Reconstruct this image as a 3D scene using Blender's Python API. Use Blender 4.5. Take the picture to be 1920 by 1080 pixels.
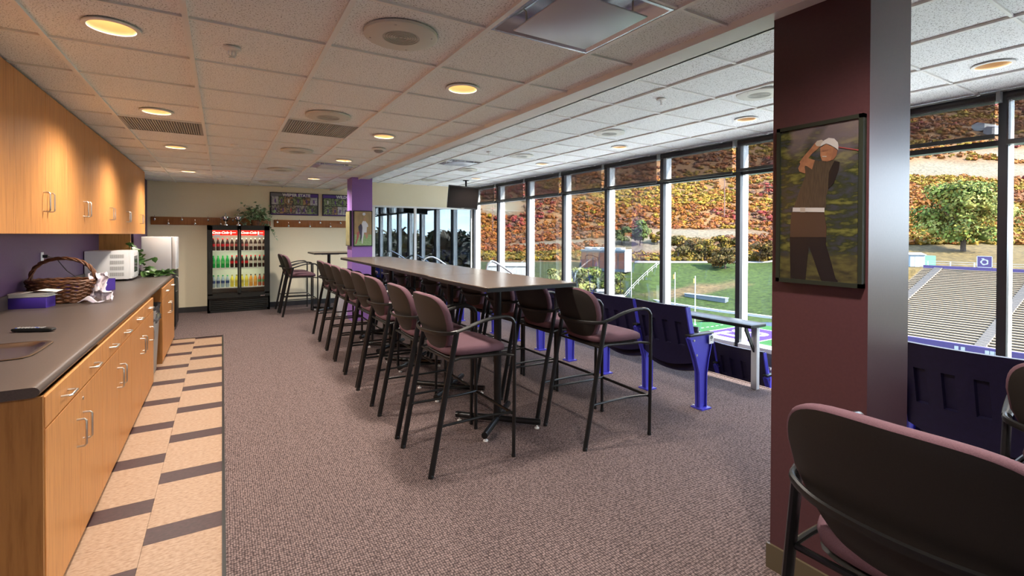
import bpy, bmesh, math, random
import numpy as np
from mathutils import Vector, Matrix, Euler, noise

for o in list(bpy.data.objects): bpy.data.objects.remove(o)
SC = bpy.context.scene
COL = SC.collection
PI = math.pi
random.seed(7)

# ------------------------------------------------------------------ camera
FPX, TH, PIT, ROL, CYP, EYE = 900.5, 0.5432, 0.0096, -0.0027, 449.0, 1.5
cam_d = bpy.data.cameras.new('camera')
cam = bpy.data.objects.new('camera', cam_d); COL.objects.link(cam)
cam_d.sensor_width = 36.0
cam_d.lens = 36.0 * FPX / 1920.0
cam_d.shift_y = -(540.0 - CYP) / 1920.0
cam_d.clip_start = 0.05; cam_d.clip_end = 3000
cam.matrix_world = (Matrix.Translation((0, 0, EYE)) @ Euler((PI/2 - PIT, 0, -TH), 'XYZ').to_matrix().to_4x4()
                    @ Matrix.Rotation(-ROL, 4, 'Z'))
SC.camera = cam

# ------------------------------------------------------------------ exposure, sky, sun
vs = SC.view_settings
vs.view_transform = 'Standard'; vs.look = 'None'; vs.gamma = 1.0
try: vs.use_curve_mapping = False
except Exception: pass
vs.exposure = 1.15

W = bpy.data.worlds.new('sky'); SC.world = W; W.use_nodes = True
nt = W.node_tree; nt.nodes.clear()
def N(t, typ, **kw):
    n = t.nodes.new(typ)
    for k, v in kw.items(): setattr(n, k, v)
    return n
w_out = N(nt, 'ShaderNodeOutputWorld'); w_bg = N(nt, 'ShaderNodeBackground')
w_tc = N(nt, 'ShaderNodeTexCoord'); w_sep = N(nt, 'ShaderNodeSeparateXYZ')
w_ramp = N(nt, 'ShaderNodeValToRGB')
w_ramp.color_ramp.elements[0].position = 0.0; w_ramp.color_ramp.elements[0].color = (0.62, 0.76, 0.88, 1)
w_ramp.color_ramp.elements[1].position = 0.6; w_ramp.color_ramp.elements[1].color = (0.18, 0.40, 0.78, 1)
w_map = N(nt, 'ShaderNodeMapping'); w_map.inputs['Scale'].default_value = (2.2, 2.2, 9.0)
w_noi = N(nt, 'ShaderNodeTexNoise'); w_noi.inputs['Scale'].default_value = 1.6; w_noi.inputs['Detail'].default_value = 6
w_cr = N(nt, 'ShaderNodeValToRGB')
w_cr.color_ramp.elements[0].position = 0.45; w_cr.color_ramp.elements[1].position = 0.68
w_mix = N(nt, 'ShaderNodeMixRGB'); w_mix.inputs['Color2'].default_value = (0.95, 0.96, 0.98, 1)
nt.links.new(w_tc.outputs['Generated'], w_sep.inputs[0]); nt.links.new(w_sep.outputs['Z'], w_ramp.inputs[0])
nt.links.new(w_tc.outputs['Generated'], w_map.inputs[0]); nt.links.new(w_map.outputs[0], w_noi.inputs['Vector'])
nt.links.new(w_noi.outputs['Fac'], w_cr.inputs[0]); nt.links.new(w_cr.outputs[0], w_mix.inputs['Fac'])
nt.links.new(w_ramp.outputs[0], w_mix.inputs['Color1']); nt.links.new(w_mix.outputs[0], w_bg.inputs['Color'])
nt.links.new(w_bg.outputs[0], w_out.inputs[0])
w_bg.inputs['Strength'].default_value = 5.1

SUN_DIR = Vector((0.37, -0.86, 0.72)).normalized()      # towards the sun
sun_d = bpy.data.lights.new('sun', 'SUN'); sun_d.energy = 19.0; sun_d.angle = 0.01; sun_d.color = (1.0, 0.94, 0.84)
sun = bpy.data.objects.new('sun', sun_d); COL.objects.link(sun)
sun.rotation_euler = SUN_DIR.to_track_quat('Z', 'Y').to_euler()
LAMP_W = 38.0                                            # power of one ceiling downlight
LAMP_C = (1.0, 0.90, 0.79)

# ------------------------------------------------------------------ photo pixel -> direction
def ray(u, v):
    x = (u - 960) / FPX; z = (CYP - v) / FPX
    cr, sr = math.cos(ROL), math.sin(ROL)
    x, z = x*cr + z*sr, -x*sr + z*cr
    D = math.cos(PIT) + z*math.sin(PIT); Z = z*math.cos(PIT) - math.sin(PIT)
    s, c = math.sin(TH), math.cos(TH)
    return (x*c + D*s, -x*s + D*c, Z)
def on(u, v, ax, val):
    r = ray(u, v); i = 'xyz'.index(ax); t = (val - (0, 0, EYE)[i]) / r[i]
    return Vector((r[0]*t, r[1]*t, EYE + r[2]*t))
def dl(d, l):                                            # depth / lateral -> X, Y
    s, c = math.sin(TH), math.cos(TH)
    return (d*s + l*c, d*c - l*s)

# ------------------------------------------------------------------ materials
MATS = {}
def mat(name, col=(.5, .5, .5), rough=.5, metal=0., spec=.5, emit=None, estr=0., alpha=1.):
    if name in MATS: return MATS[name]
    m = bpy.data.materials.new(name); m.use_nodes = True
    b = m.node_tree.nodes['Principled BSDF']
    b.inputs['Base Color'].default_value = (*col, 1); b.inputs['Roughness'].default_value = rough
    b.inputs['Metallic'].default_value = metal; b.inputs['Specular IOR Level'].default_value = spec
    if emit: b.inputs['Emission Color'].default_value = (*emit, 1); b.inputs['Emission Strength'].default_value = estr
    MATS[name] = m; return m
def B(m): return m.node_tree.nodes['Principled BSDF']
def coords(t, kind, scale=(1, 1, 1)):
    if kind == 'pos': o = N(t, 'ShaderNodeNewGeometry').outputs['Position']
    else: o = N(t, 'ShaderNodeTexCoord').outputs['Object']
    mp = N(t, 'ShaderNodeMapping'); mp.inputs['Scale'].default_value = scale
    t.links.new(o, mp.inputs[0]); return mp.outputs[0]
def ramp(t, fac, stops):
    r = N(t, 'ShaderNodeValToRGB'); e = r.color_ramp.elements
    while len(e) < len(stops): e.new(0.5)
    for i, (p, c) in enumerate(stops): e[i].position = p; e[i].color = (*c, 1)
    t.links.new(fac, r.inputs[0]); return r.outputs[0]
def bump(m, h, strength=.3, dist=.01):
    t = m.node_tree; b = N(t, 'ShaderNodeBump'); b.inputs['Strength'].default_value = strength; b.inputs['Distance'].default_value = dist
    t.links.new(h, b.inputs['Height']); t.links.new(b.outputs[0], B(m).inputs['Normal'])
def noisy(name, c1, c2, scale=20, rough=.6, kind='obj', stretch=(1, 1, 1), lo=.35, hi=.65, bmp=0., bdist=.005, metal=0., detail=4, spec=.5):
    if name in MATS: return MATS[name]
    m = mat(name, c1, rough, metal, spec); t = m.node_tree
    n = N(t, 'ShaderNodeTexNoise'); n.inputs['Scale'].default_value = scale; n.inputs['Detail'].default_value = detail
    t.links.new(coords(t, kind, stretch), n.inputs['Vector'])
    t.links.new(ramp(t, n.outputs['Fac'], [(lo, c1), (hi, c2)]), B(m).inputs['Base Color'])
    if bmp: bump(m, n.outputs['Fac'], bmp, bdist)
    return m
def emitter(name, col, s):
    if name in MATS: return MATS[name]
    m = bpy.data.materials.new(name); m.use_nodes = True; t = m.node_tree; t.nodes.clear()
    e = N(t, 'ShaderNodeEmission'); e.inputs[0].default_value = (*col, 1); e.inputs[1].default_value = s
    o = N(t, 'ShaderNodeOutputMaterial'); t.links.new(e.outputs[0], o.inputs[0]); MATS[name] = m; return m
def see_through(name, col, clear, refl=.05, tint=(1, 1, 1), rough=0.):
    """pane or mesh: partly lets light straight through, partly glossy / diffuse"""
    if name in MATS: return MATS[name]
    m = bpy.data.materials.new(name); m.use_nodes = True; t = m.node_tree; t.nodes.clear()
    tr = N(t, 'ShaderNodeBsdfTransparent'); tr.inputs[0].default_value = (*tint, 1)
    if col is None:
        b = N(t, 'ShaderNodeBsdfGlossy'); b.inputs['Roughness'].default_value = rough
        f = N(t, 'ShaderNodeFresnel'); f.inputs[0].default_value = 1.45
        k = N(t, 'ShaderNodeMath', operation='MULTIPLY'); k.inputs[1].default_value = refl
        t.links.new(f.outputs[0], k.inputs[0]); fac = k.outputs[0]
    else:
        b = N(t, 'ShaderNodeBsdfDiffuse'); b.inputs[0].default_value = (*col, 1); fac = None
    mx = N(t, 'ShaderNodeMixShader'); t.links.new(tr.outputs[0], mx.inputs[1]); t.links.new(b.outputs[0], mx.inputs[2])
    if fac is not None: t.links.new(fac, mx.inputs[0])
    else: mx.inputs[0].default_value = 1 - clear
    o = N(t, 'ShaderNodeOutputMaterial'); t.links.new(mx.outputs[0], o.inputs[0]); MATS[name] = m; return m

def wood(name, c1, c2, rough=.42):
    if name in MATS: return MATS[name]
    m = mat(name, c1, rough); t = m.node_tree
    n = N(t, 'ShaderNodeTexNoise'); n.inputs['Scale'].default_value = 6; n.inputs['Detail'].default_value = 8; n.inputs['Roughness'].default_value = .65
    t.links.new(coords(t, 'pos', (9, 9, .55)), n.inputs['Vector'])
    t.links.new(ramp(t, n.outputs['Fac'], [(.3, c2), (.5, c1), (.72, tuple(min(1, a*1.12) for a in c1))]), B(m).inputs['Base Color'])
    return m
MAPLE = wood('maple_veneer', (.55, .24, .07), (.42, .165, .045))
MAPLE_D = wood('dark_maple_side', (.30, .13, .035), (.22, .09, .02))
OAKB = wood('rack_board_wood', (.34, .13, .035), (.24, .08, .02))
COUNTER = noisy('taupe_laminate', (.062, .045, .037), (.078, .058, .049), 160, .38, 'pos', bmp=.03, bdist=.001)
STEEL = mat('brushed_steel', (.62, .60, .56), .28, 1.)
CHROME = mat('chrome', (.8, .8, .8), .12, 1.)
BLACKM = mat('black_powder_coat', (.009, .009, .009), .30, spec=.4)
BLACKP = mat('black_plastic', (.010, .010, .010), .38, spec=.4)
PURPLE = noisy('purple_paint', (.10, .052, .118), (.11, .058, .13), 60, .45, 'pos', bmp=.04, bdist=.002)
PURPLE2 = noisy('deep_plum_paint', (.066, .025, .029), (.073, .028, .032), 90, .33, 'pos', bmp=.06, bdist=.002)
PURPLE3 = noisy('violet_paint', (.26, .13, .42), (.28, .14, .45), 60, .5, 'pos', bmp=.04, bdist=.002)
CREAM = noisy('cream_paint', (.78, .70, .50), (.80, .72, .52), 70, .6, 'pos', bmp=.05, bdist=.002)
WHITE = mat('white_enamel', (.80, .79, .77), .35)
GREYP = mat('grey_plastic', (.30, .30, .29), .45)
TRIMW = mat('white_trim', (.80, .80, .77), .45)
DARKB = mat('dark_baseboard', (.035, .033, .035), .5)
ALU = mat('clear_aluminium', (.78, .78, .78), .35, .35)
DARKFRM = mat('dark_frame_metal', (.02, .02, .025), .35)
GRIDM = mat('ceiling_grid_paint', (.80, .80, .77), .5)
DIFF = mat('diffuser_metal', (.52, .54, .60), .35, .25)
BLUEM = mat('royal_blue_enamel', (.055, .05, .46), .35)
NAVYP = noisy('navy_moulded_plastic', (.009, .007, .032), (.012, .009, .04), 40, .42)
MAUVE = noisy('mauve_wool', (.118, .062, .078), (.145, .078, .096), 420, .9, bmp=.25, bdist=.002, spec=.2)
SHELL = noisy('black_stool_shell', (.012, .010, .008), (.015, .013, .010), 300, .55, bmp=.12, bdist=.001)
TABLETOP = noisy('brown_table_laminate', (.10, .072, .055), (.125, .09, .07), 55, .26, bmp=.02, bdist=.001)
GLASS = see_through('window_glass', None, 1, .55, (.96, .97, .97))
BLIND = see_through('dark_mesh_blind', (.085, .07, .07), .46)

# ------------------------------------------------------------------ mesh building
class MB:
    def __init__(s): s.v = []; s.f = []
    def add(s, vs, fs):
        o = len(s.v); s.v += [tuple(v) for v in vs]; s.f += [tuple(i + o for i in f) for f in fs]; return s
    def box(s, x0, x1, y0, y1, z0, z1):
        return s.add([(x0,y0,z0),(x1,y0,z0),(x1,y1,z0),(x0,y1,z0),(x0,y0,z1),(x1,y0,z1),(x1,y1,z1),(x0,y1,z1)],
                     [(3,2,1,0),(4,5,6,7),(0,1,5,4),(1,2,6,5),(2,3,7,6),(3,0,4,7)])
    def tube(s, pts, r, n=8, ry=None, cap=True, up=(0, 0, 1)):
        pts = [Vector(p) for p in pts]; m = len(pts)
        rs = r if isinstance(r, (list, tuple)) else [r]*m
        rys = ry if isinstance(ry, (list, tuple)) else ([ry]*m if ry else rs)
        vs = []; fs = []; side = None
        for i, p in enumerate(pts):
            t = (pts[min(i+1, m-1)] - pts[max(i-1, 0)]).normalized()
            if side is None:
                u0 = Vector(up)
                if abs(t.dot(u0)) > .95: u0 = Vector((1, 0, 0))
                side = t.cross(u0).normalized()
            else:
                side = (side - t*side.dot(t)).normalized()
            nn = side.cross(t).normalized()
            for k in range(n):
                a = 2*PI*k/n; vs.append(p + side*(math.cos(a)*rs[i]) + nn*(math.sin(a)*rys[i]))
        for i in range(m-1):
            for k in range(n):
                a = i*n+k; b = i*n+(k+1) % n; fs.append((a, b, b+n, a+n))
        if cap: fs += [tuple(range(n-1, -1, -1)), tuple(range((m-1)*n, m*n))]
        return s.add(vs, fs)
    def lathe(s, prof, n=16, c=(0, 0, 0), cap=True):
        vs = []; fs = []; m = len(prof)
        for r, z in prof:
            for k in range(n):
                a = 2*PI*k/n; vs.append((c[0]+r*math.cos(a), c[1]+r*math.sin(a), c[2]+z))
        for i in range(m-1):
            for k in range(n):
                a = i*n+k; b = i*n+(k+1) % n; fs.append((a, b, b+n, a+n))
        if cap: fs += [tuple(range(n-1, -1, -1)), tuple(range((m-1)*n, m*n))]
        return s.add(vs, fs)
    def prism(s, poly, h0, h1, ax='z'):
        """poly (a,b) extruded along axis"""
        n = len(poly)
        def P(a, b, h): return {'z': (a, b, h), 'y': (a, h, b), 'x': (h, a, b)}[ax]
        vs = [P(a, b, h0) for a, b in poly] + [P(a, b, h1) for a, b in poly]
        fs = [tuple(range(n-1, -1, -1)), tuple(range(n, 2*n))] + [(i, (i+1) % n, n+(i+1) % n, n+i) for i in range(n)]
        return s.add(vs, fs)
    def superell(s, a, b, c, e1, e2, ctr=(0, 0, 0), n=28, m=12, fn=None):
        def p(w, e): return math.copysign(abs(w)**e, w)
        vs = []
        for i in range(1, m):
            ph = -PI/2 + PI*i/m
            for k in range(n):
                t = 2*PI*k/n
                vs.append([a*p(math.cos(ph), e1)*p(math.cos(t), e2), b*p(math.cos(ph), e1)*p(math.sin(t), e2), c*p(math.sin(ph), e1)])
        vs += [[0, 0, -c], [0, 0, c]]
        if fn: vs = [fn(*v) for v in vs]
        vs = [(v[0]+ctr[0], v[1]+ctr[1], v[2]+ctr[2]) for v in vs]
        fs = []
        for i in range(m-2):
            for k in range(n): fs.append((i*n+k, i*n+(k+1) % n, (i+1)*n+(k+1) % n, (i+1)*n+k))
        L = (m-1)*n
        for k in range(n): fs.append((L, (k+1) % n, k)); fs.append((L+1, (m-2)*n+k, (m-2)*n+(k+1) % n))
        return s.add(vs, fs)
    def mesh(s, name, smooth=35, bevel=0., seg=2):
        me = bpy.data.meshes.new(name); me.from_pydata(s.v, [], s.f)
        bm = bmesh.new(); bm.from_mesh(me)
        bmesh.ops.recalc_face_normals(bm, faces=bm.faces)
        if bevel:
            ed = [e for e in bm.edges if len(e.link_faces) == 2 and e.calc_face_angle(0) > .6]
            bmesh.ops.bevel(bm, geom=ed, offset=bevel, segments=seg, profile=.5, affect='EDGES', clamp_overlap=True)
        bm.to_mesh(me); bm.free()
        if smooth:
            me.polygons.foreach_set('use_smooth', [True]*len(me.polygons))
            me.set_sharp_from_angle(angle=math.radians(smooth))
        me.update(); return me

def obj(name, mb, m, parent=None, loc=None, rot=None, smooth=35, bevel=0., seg=2):
    me = mb.mesh(name, smooth, bevel, seg) if isinstance(mb, MB) else mb
    o = bpy.data.objects.new(name, me); COL.objects.link(o)
    if m is not None and len(me.materials) == 0: me.materials.append(m)
    if parent is not None: o.parent = parent
    if loc is not None: o.location = loc
    if rot is not None: o.rotation_euler = rot
    return o
def box(name, x0, x1, y0, y1, z0, z1, m, parent=None, bevel=0., seg=2):
    return obj(name, MB().box(x0, x1, y0, y1, z0, z1), m, parent, bevel=bevel, seg=seg)
def tag(o, label=None, cat=None, group=None, kind=None):
    if label: o['label'] = label
    if cat: o['category'] = cat
    if group: o['group'] = group
    if kind: o['kind'] = kind
    return o
def thing(name, label, cat, loc=(0, 0, 0), rz=0., group=None):
    o = bpy.data.objects.new(name, None); COL.objects.link(o); o.empty_display_size = .1
    o.location = loc; o.rotation_euler = (0, 0, rz); return tag(o, label, cat, group)
def dup(root, loc, rz=None, label=None, group=None):
    def cp(o, par):
        c = o.copy(); COL.objects.link(c); c.parent = par
        for ch in list(o.children): cp(ch, c)
        return c
    r = cp(root, None); r.location = loc
    if rz is not None: r.rotation_euler = (0, 0, rz)
    if label: r['label'] = label
    if group: r['group'] = group
    return r
def struct(name, mb, m, **k):
    o = obj(name, mb, m, **k); o['kind'] = 'structure'; return o
def sbox(name, x0, x1, y0, y1, z0, z1, m):
    return struct(name, MB().box(x0, x1, y0, y1, z0, z1), m)
def text(name, body, size, m, parent, mw, extrude=.0008, shear=0., offset=0., align='CENTER'):
    c = bpy.data.curves.new(name, 'FONT'); c.body = body; c.size = size; c.extrude = extrude; c.shear = shear; c.offset = offset
    c.align_x = align; c.align_y = 'CENTER'
    to = bpy.data.objects.new(name, c); COL.objects.link(to)
    bpy.context.view_layer.update()
    me = bpy.data.meshes.new_from_object(to.evaluated_get(bpy.context.evaluated_depsgraph_get()))
    bpy.data.objects.remove(to); bpy.data.curves.remove(c)
    o = bpy.data.objects.new(name, me); COL.objects.link(o); me.materials.clear(); me.materials.append(m)
    if parent is not None: o.parent = parent
    o.matrix_local = mw; return o
def flat(name, pts, m, parent, off=None):
    """flat printed shape: polygon of world points"""
    me = bpy.data.meshes.new(name); me.from_pydata([tuple(p) for p in pts], [], [tuple(range(len(pts)))])
    bm = bmesh.new(); bm.from_mesh(me); bmesh.ops.triangulate(bm, faces=bm.faces); bm.to_mesh(me); bm.free()
    return obj(name, me, m, parent)
ORD = ['first', 'second', 'third', 'fourth', 'fifth', 'sixth', 'seventh', 'eighth', 'ninth', 'tenth', 'eleventh', 'twelfth', 'thirteenth']
def settle(root):
    for c in root.children: c.matrix_parent_inverse = Matrix.Translation(-root.location)
    return root
# ================================================================== SETTING
ZL, ZR, YW, XW, XBK, XWL = 2.476, 2.685, 11.06, 5.56, -2.9, -1.43
YB = -7.2                                                  # wall behind the camera
XSTEP = 4.58; ZLOW = -0.62
# --- carpet
CARPET = mat('mauve_loop_carpet', (.2, .15, .14), .95, spec=.1); t = CARPET.node_tree
vo = N(t, 'ShaderNodeTexVoronoi'); vo.inputs['Scale'].default_value = 1.0; vo.inputs['Randomness'].default_value = .35
t.links.new(coords(t, 'pos', (88, 62, 1)), vo.inputs['Vector'])
nz = N(t, 'ShaderNodeTexNoise'); nz.inputs['Scale'].default_value = 90; nz.inputs['Detail'].default_value = 3
t.links.new(coords(t, 'pos'), nz.inputs['Vector'])
c1 = ramp(t, vo.outputs['Distance'], [(.12, (.265, .20, .19)), (.62, (.055, .04, .04))])
c2 = ramp(t, nz.outputs['Fac'], [(.35, (.75, .75, .75)), (.65, (1.2, 1.16, 1.14))])
mx = N(t, 'ShaderNodeMixRGB', blend_type='MULTIPLY'); mx.inputs[0].default_value = 1
t.links.new(c1, mx.inputs[1]); t.links.new(c2, mx.inputs[2]); t.links.new(mx.outputs[0], B(CARPET).inputs['Base Color'])
inv = N(t, 'ShaderNodeMath', operation='SUBTRACT'); inv.inputs[0].default_value = 1; t.links.new(vo.outputs['Distance'], inv.inputs[1])
bump(CARPET, inv.outputs[0], .6, .006)
# --- vinyl tile
def vct(name, a, b, c):
    m = mat(name, a, .45, spec=.35); t = m.node_tree
    n1 = N(t, 'ShaderNodeTexNoise'); n1.inputs['Scale'].default_value = 75; n1.inputs['Detail'].default_value = 5
    t.links.new(coords(t, 'pos', (.55, 1.2, 1)), n1.inputs['Vector'])
    t.links.new(ramp(t, n1.outputs['Fac'], [(.34, b), (.5, a), (.68, c)]), B(m).inputs['Base Color']); return m
VCT_L = vct('beige_vinyl', (.32, .205, .13), (.25, .15, .088), (.38, .26, .175))
VCT_D = vct('plum_vinyl', (.036, .012, .014), (.026, .009, .010), (.05, .02, .02))
floor = tag(obj('floor', MB().box(-1.6, XSTEP, YB, YW+.1, -.12, -.006).box(0.004, XSTEP, YB, YW+.1, -.006, 0)
                .box(-1.6, 0.004, 8.28, YW+.1, -.006, 0), CARPET), kind='structure')
struct('trim_1', MB().box(-.004, .012, YB, 8.28, -.004, .006).box(-.62, .012, 8.272, 8.29, -.004, .006), BLACKM)
me_cache = {}
def vtile(x0, x1, y0, y1, m):
    k = (round(x1-x0, 4), round(y1-y0, 4), m.name)
    if k not in me_cache:
        a, b = (x1-x0)/2-.0006, (y1-y0)/2-.0006
        me_cache[k] = MB().box(-a, a, -b, b, -.004, 0).mesh('vinyl_tile', 0); me_cache[k].materials.append(m)
    o = bpy.data.objects.new('vinyl_tile', me_cache[k]); COL.objects.link(o); o.parent = floor; o.location = ((x0+x1)/2, (y0+y1)/2, 0)
PER, TW = .663, .331
for c in range(4):
    xa, xb = -TW*(c+1), -TW*c
    y = 2.876 - 8*PER + (-.33 if c % 2 else 0)
    while y < 8.27:
        seg = [(y, y+.157, VCT_D), (y+.157, y+.41, VCT_L), (y+.41, y+PER, VCT_L)]
        for a, b, m in seg:
            if b > 1.2 and a < 8.27: vtile(xa, xb, max(a, 1.0), min(b, 8.27), m)
        y += PER
# lower step by the windows
struct('floor_lower', MB().box(XSTEP, XW+.25, YB, YW+.1, ZLOW-.1, ZLOW).box(XSTEP-.03, XSTEP, YB, YW+.1, ZLOW, -.12), CARPET)
struct('trim_2', MB().box(XSTEP-.004, XSTEP+.02, YB, YW, -.05, .004), CARPET)
# --- walls
wl = sbox('wall_left', XWL-.12, XWL, YB, 9.42, 0, ZL+.3, PURPLE)
struct('wall_left_return', MB().box(-1.6, -1.18, 9.42, YW, 0, ZL+.3), PURPLE)
sbox('wall_back', -1.6, XW+.2, YB-.12, YB, ZLOW, ZR+.3, CREAM)
sbox('wall_far', -1.6, 2.93, YW, YW+.12, 0, ZR+.3, CREAM)
sbox('wall_far_soffit', 2.93, 5.5, YW, YW+.12, 2.15, ZR+.3, CREAM)
sbox('wall_far_lower', 2.93, 5.6, YW+.03, YW+.12, ZLOW, -.30, CREAM)
struct('baseboard_far', MB().box(-1.18, 2.93, YW-.012, YW, 0, .10), DARKB)
struct('baseboard_left', MB().box(-1.18, -1.168, 9.42, YW, 0, .10), DARKB)
# --- ceilings
TILE = mat('mineral_fibre_tile', (.70, .68, .64), .9, spec=.1); t = TILE.node_tree
v1 = N(t, 'ShaderNodeTexNoise'); v1.inputs['Scale'].default_value = 140; v1.inputs['Detail'].default_value = 2.5; v1.inputs['Roughness'].default_value = .6
t.links.new(coords(t, 'pos', (1, 1, 1)), v1.inputs['Vector'])
fc = ramp(t, v1.outputs['Fac'], [(.36, (.22, .22, .21)), (.42, (.86, .885, .88))])
t.links.new(fc, B(TILE).inputs['Base Color']); bump(TILE, v1.outputs['Fac'], .25, .004)
T = .6096
def tile_mesh(name, hole):
    h = T/2-.006
    if not hole: return MB().box(-h, h, -h, h, .010, .022).mesh(name, 0)
    n = 32; vs = []; fs = []
    for z in (.010, .022):
        for k in range(n):
            a = 2*PI*k/n; c, s = math.cos(a), math.sin(a); vs.append((hole*c, hole*s, z))
        for k in range(n):
            a = 2*PI*k/n; c, s = math.cos(a), math.sin(a); q = h/max(abs(c), abs(s)); vs.append((q*c, q*s, z))
    for k in range(n):
        j = (k+1) % n
        fs += [(k, n+k, n+j, j), (2*n+k, 2*n+j, 3*n+j, 3*n+k), (k, j, 2*n+j, 2*n+k), (n+k, 3*n+k, 3*n+j, n+j)]
    return MB().add(vs, fs).mesh(name, 0)
TM = tile_mesh('ceiling_tile', 0); TM.materials.append(TILE)
TH_ = tile_mesh('ceiling_tile', .098); TH_.materials.append(TILE)
def ceiling(name, z, xl, xoff, yoff, x_end, ks, js, holes, skip, x_min=None, x_max=None):
    ycut = yoff+T*js[0]
    c = struct(name, MB().box(xl, x_end, YB, YW, z+.12, z+.16), TRIMW)
    obj('plain_ceiling', MB().box(xl, x_end, YB, ycut, z+.004, z+.016), TILE, c, smooth=0)
    for k in ks:
        xa, xb = max(xoff+T*k, xl), min(xoff+T*(k+1), x_end)
        for j in js:
            ya, yb = max(yoff+T*j, YB), min(yoff+T*(j+1), YW)
            if yb-ya < .03 or xb-xa < .03 or (k, j) in skip: continue
            o = bpy.data.objects.new('ceiling_tile', TH_ if (k, j) in holes else TM); COL.objects.link(o); o.parent = c
            o.location = ((xa+xb)/2, (ya+yb)/2, z); o.scale = ((xb-xa)/T, (yb-ya)/T, 1)
    w = .012
    for k in list(ks)+[ks[-1]+1]:
        x = xoff+T*k
        if xl < x < x_end: o = box('grid_bar', x-w, x+w, ycut, YW, z-.005, z+.010, GRIDM, c)
    for j in list(js)+[js[-1]+1]:
        y = yoff+T*j
        if ycut-.01 < y < YW: o = box('grid_bar', xl, x_end, y-.008, y+.008, z-.001, z+.010, GRIDM, c)
    return c
LX, LY, RX, RY = -.1393, 2.632, 3.0615, 2.056
dl_left = [(-1, j) for j in (-4, 0, 3, 6, 10)] + [(2, j) for j in (-4, 0, 3, 6, 10)]
dl_right = [(2, j) for j in (-5, -2, 1, 4, 7, 11)]
vent_l = {(-1, 4), (1, 3), (2, 7), (2, -2)}; vent_r = {(0, 8)}
ceiling('ceiling', ZL, XWL, LX, LY, 2.03, range(-3, 4), range(-6, 14), dl_left, vent_l)
ceiling('ceiling_window_side', ZR, 2.20, RX, RY, 5.50, range(-2, 4), range(-5, 15), dl_right, vent_r)
struct('trim_3', MB().box(2.02, 2.035, YB, YW, ZL-.025, ZL+.02).box(2.03, 2.205, YB, YW, ZL-.012, ZL+.02).box(2.19, 2.21, YB, YW, ZL-.012, ZR+.05), TRIMW)
# --- window wall
YM = [11.06, 9.74, 8.49, 7.24, 6.06, 4.87, 3.66, 2.48, 1.297, .08, -1.12, -2.32, -3.52, -4.72, -5.92]
ZT, ZS = 2.275, .17
BARB = mat('blind_bar', (.012, .012, .013), .4)
for i in range(len(YM)-1):
    y1, y0 = YM[i], YM[i+1]
    wdw = bpy.data.objects.new('window_%d' % (i+1), None); COL.objects.link(wdw); wdw['kind'] = 'structure'; wdw.location = (XW, (y0+y1)/2, ZLOW)
    m = .03
    obj('mullion', MB().box(XW-.075, XW-.02, y0-m, y0+m, ZLOW, ZR), DARKFRM, wdw)  # room-side part, coloured darker than the outer part
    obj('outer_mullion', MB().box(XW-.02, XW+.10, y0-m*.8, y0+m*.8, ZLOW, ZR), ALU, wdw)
    if i == 0:
        obj('mullion', MB().box(XW-.075, XW-.02, y1-.10, y1-.02, ZLOW, ZR), DARKFRM, wdw)
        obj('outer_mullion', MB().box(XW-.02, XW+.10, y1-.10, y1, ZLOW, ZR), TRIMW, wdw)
    obj('transom', MB().box(XW-.05, XW+.06, y0+m, y1-m, ZT-.025, ZT+.02), DARKFRM, wdw)
    obj('sill', MB().box(XW-.10, XW+.08, y0+m, y1-m, ZS-.05, ZS), ALU, wdw)
    obj('apron', MB().box(XW-.03, XW+.05, y0+m, y1-m, ZLOW, ZS-.05), GREYP, wdw)
    obj('head', MB().box(XW-.03, XW+.08, y0+m, y1-m, ZR-.06, ZR), DARKFRM, wdw)
    obj('pane', MB().box(XW+.010, XW+.018, y0+m, y1-m, ZS, ZT-.025), GLASS, wdw, smooth=0)
    obj('pane', MB().box(XW+.010, XW+.018, y0+m, y1-m, ZT+.02, ZR-.06), GLASS, wdw, smooth=0)
    settle(wdw)
    where = ['in the corner behind the television', 'second window from the far corner', 'third window from the far corner', 'fourth window from the far corner',
             'fifth window from the far corner', 'sixth window from the far corner', 'just left of the golfer column', 'behind the golfer column',
             'just right of the golfer column', 'at the right edge of the view', 'beside the camera', '', '', ''][i]
    if i > 10: continue
    bl = thing('roller_blind', 'dark mesh roller blind rolled down to the transom, ' + where, 'blind', (XW-.11, (y0+y1)/2, 2.3), 0, 'roller blinds along the window wall')
    g = .035
    obj('roller_tube', MB().tube([(XW-.115, y0+g, ZR-.045), (XW-.115, y1-g, ZR-.045)], .036, 12), BARB, bl)
    drop = ([.0, 0, 0, -.0, 0, 0, .02, .04, -.02, -.02]+[0]*6)[i]
    obj('fabric', MB().box(XW-.146, XW-.143, y0+g, y1-g, ZT+.02+drop, ZR-.045), BLIND, bl, smooth=0)
    obj('bottom_bar', MB().box(XW-.156, XW-.134, y0+g, y1-g, ZT-.015+drop, ZT+.02+drop), BARB, bl)
    obj('bracket', MB().box(XW-.15, XW-.08, y0+.005, y0+.028, ZR-.09, ZR-.004), GREYP, bl)
    settle(bl)
struct('wall_window_corner', MB().box(XW-.05, XW+.1, YM[-1]-.6, YM[-1]-.03, ZLOW, ZR+.2), CREAM)
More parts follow.
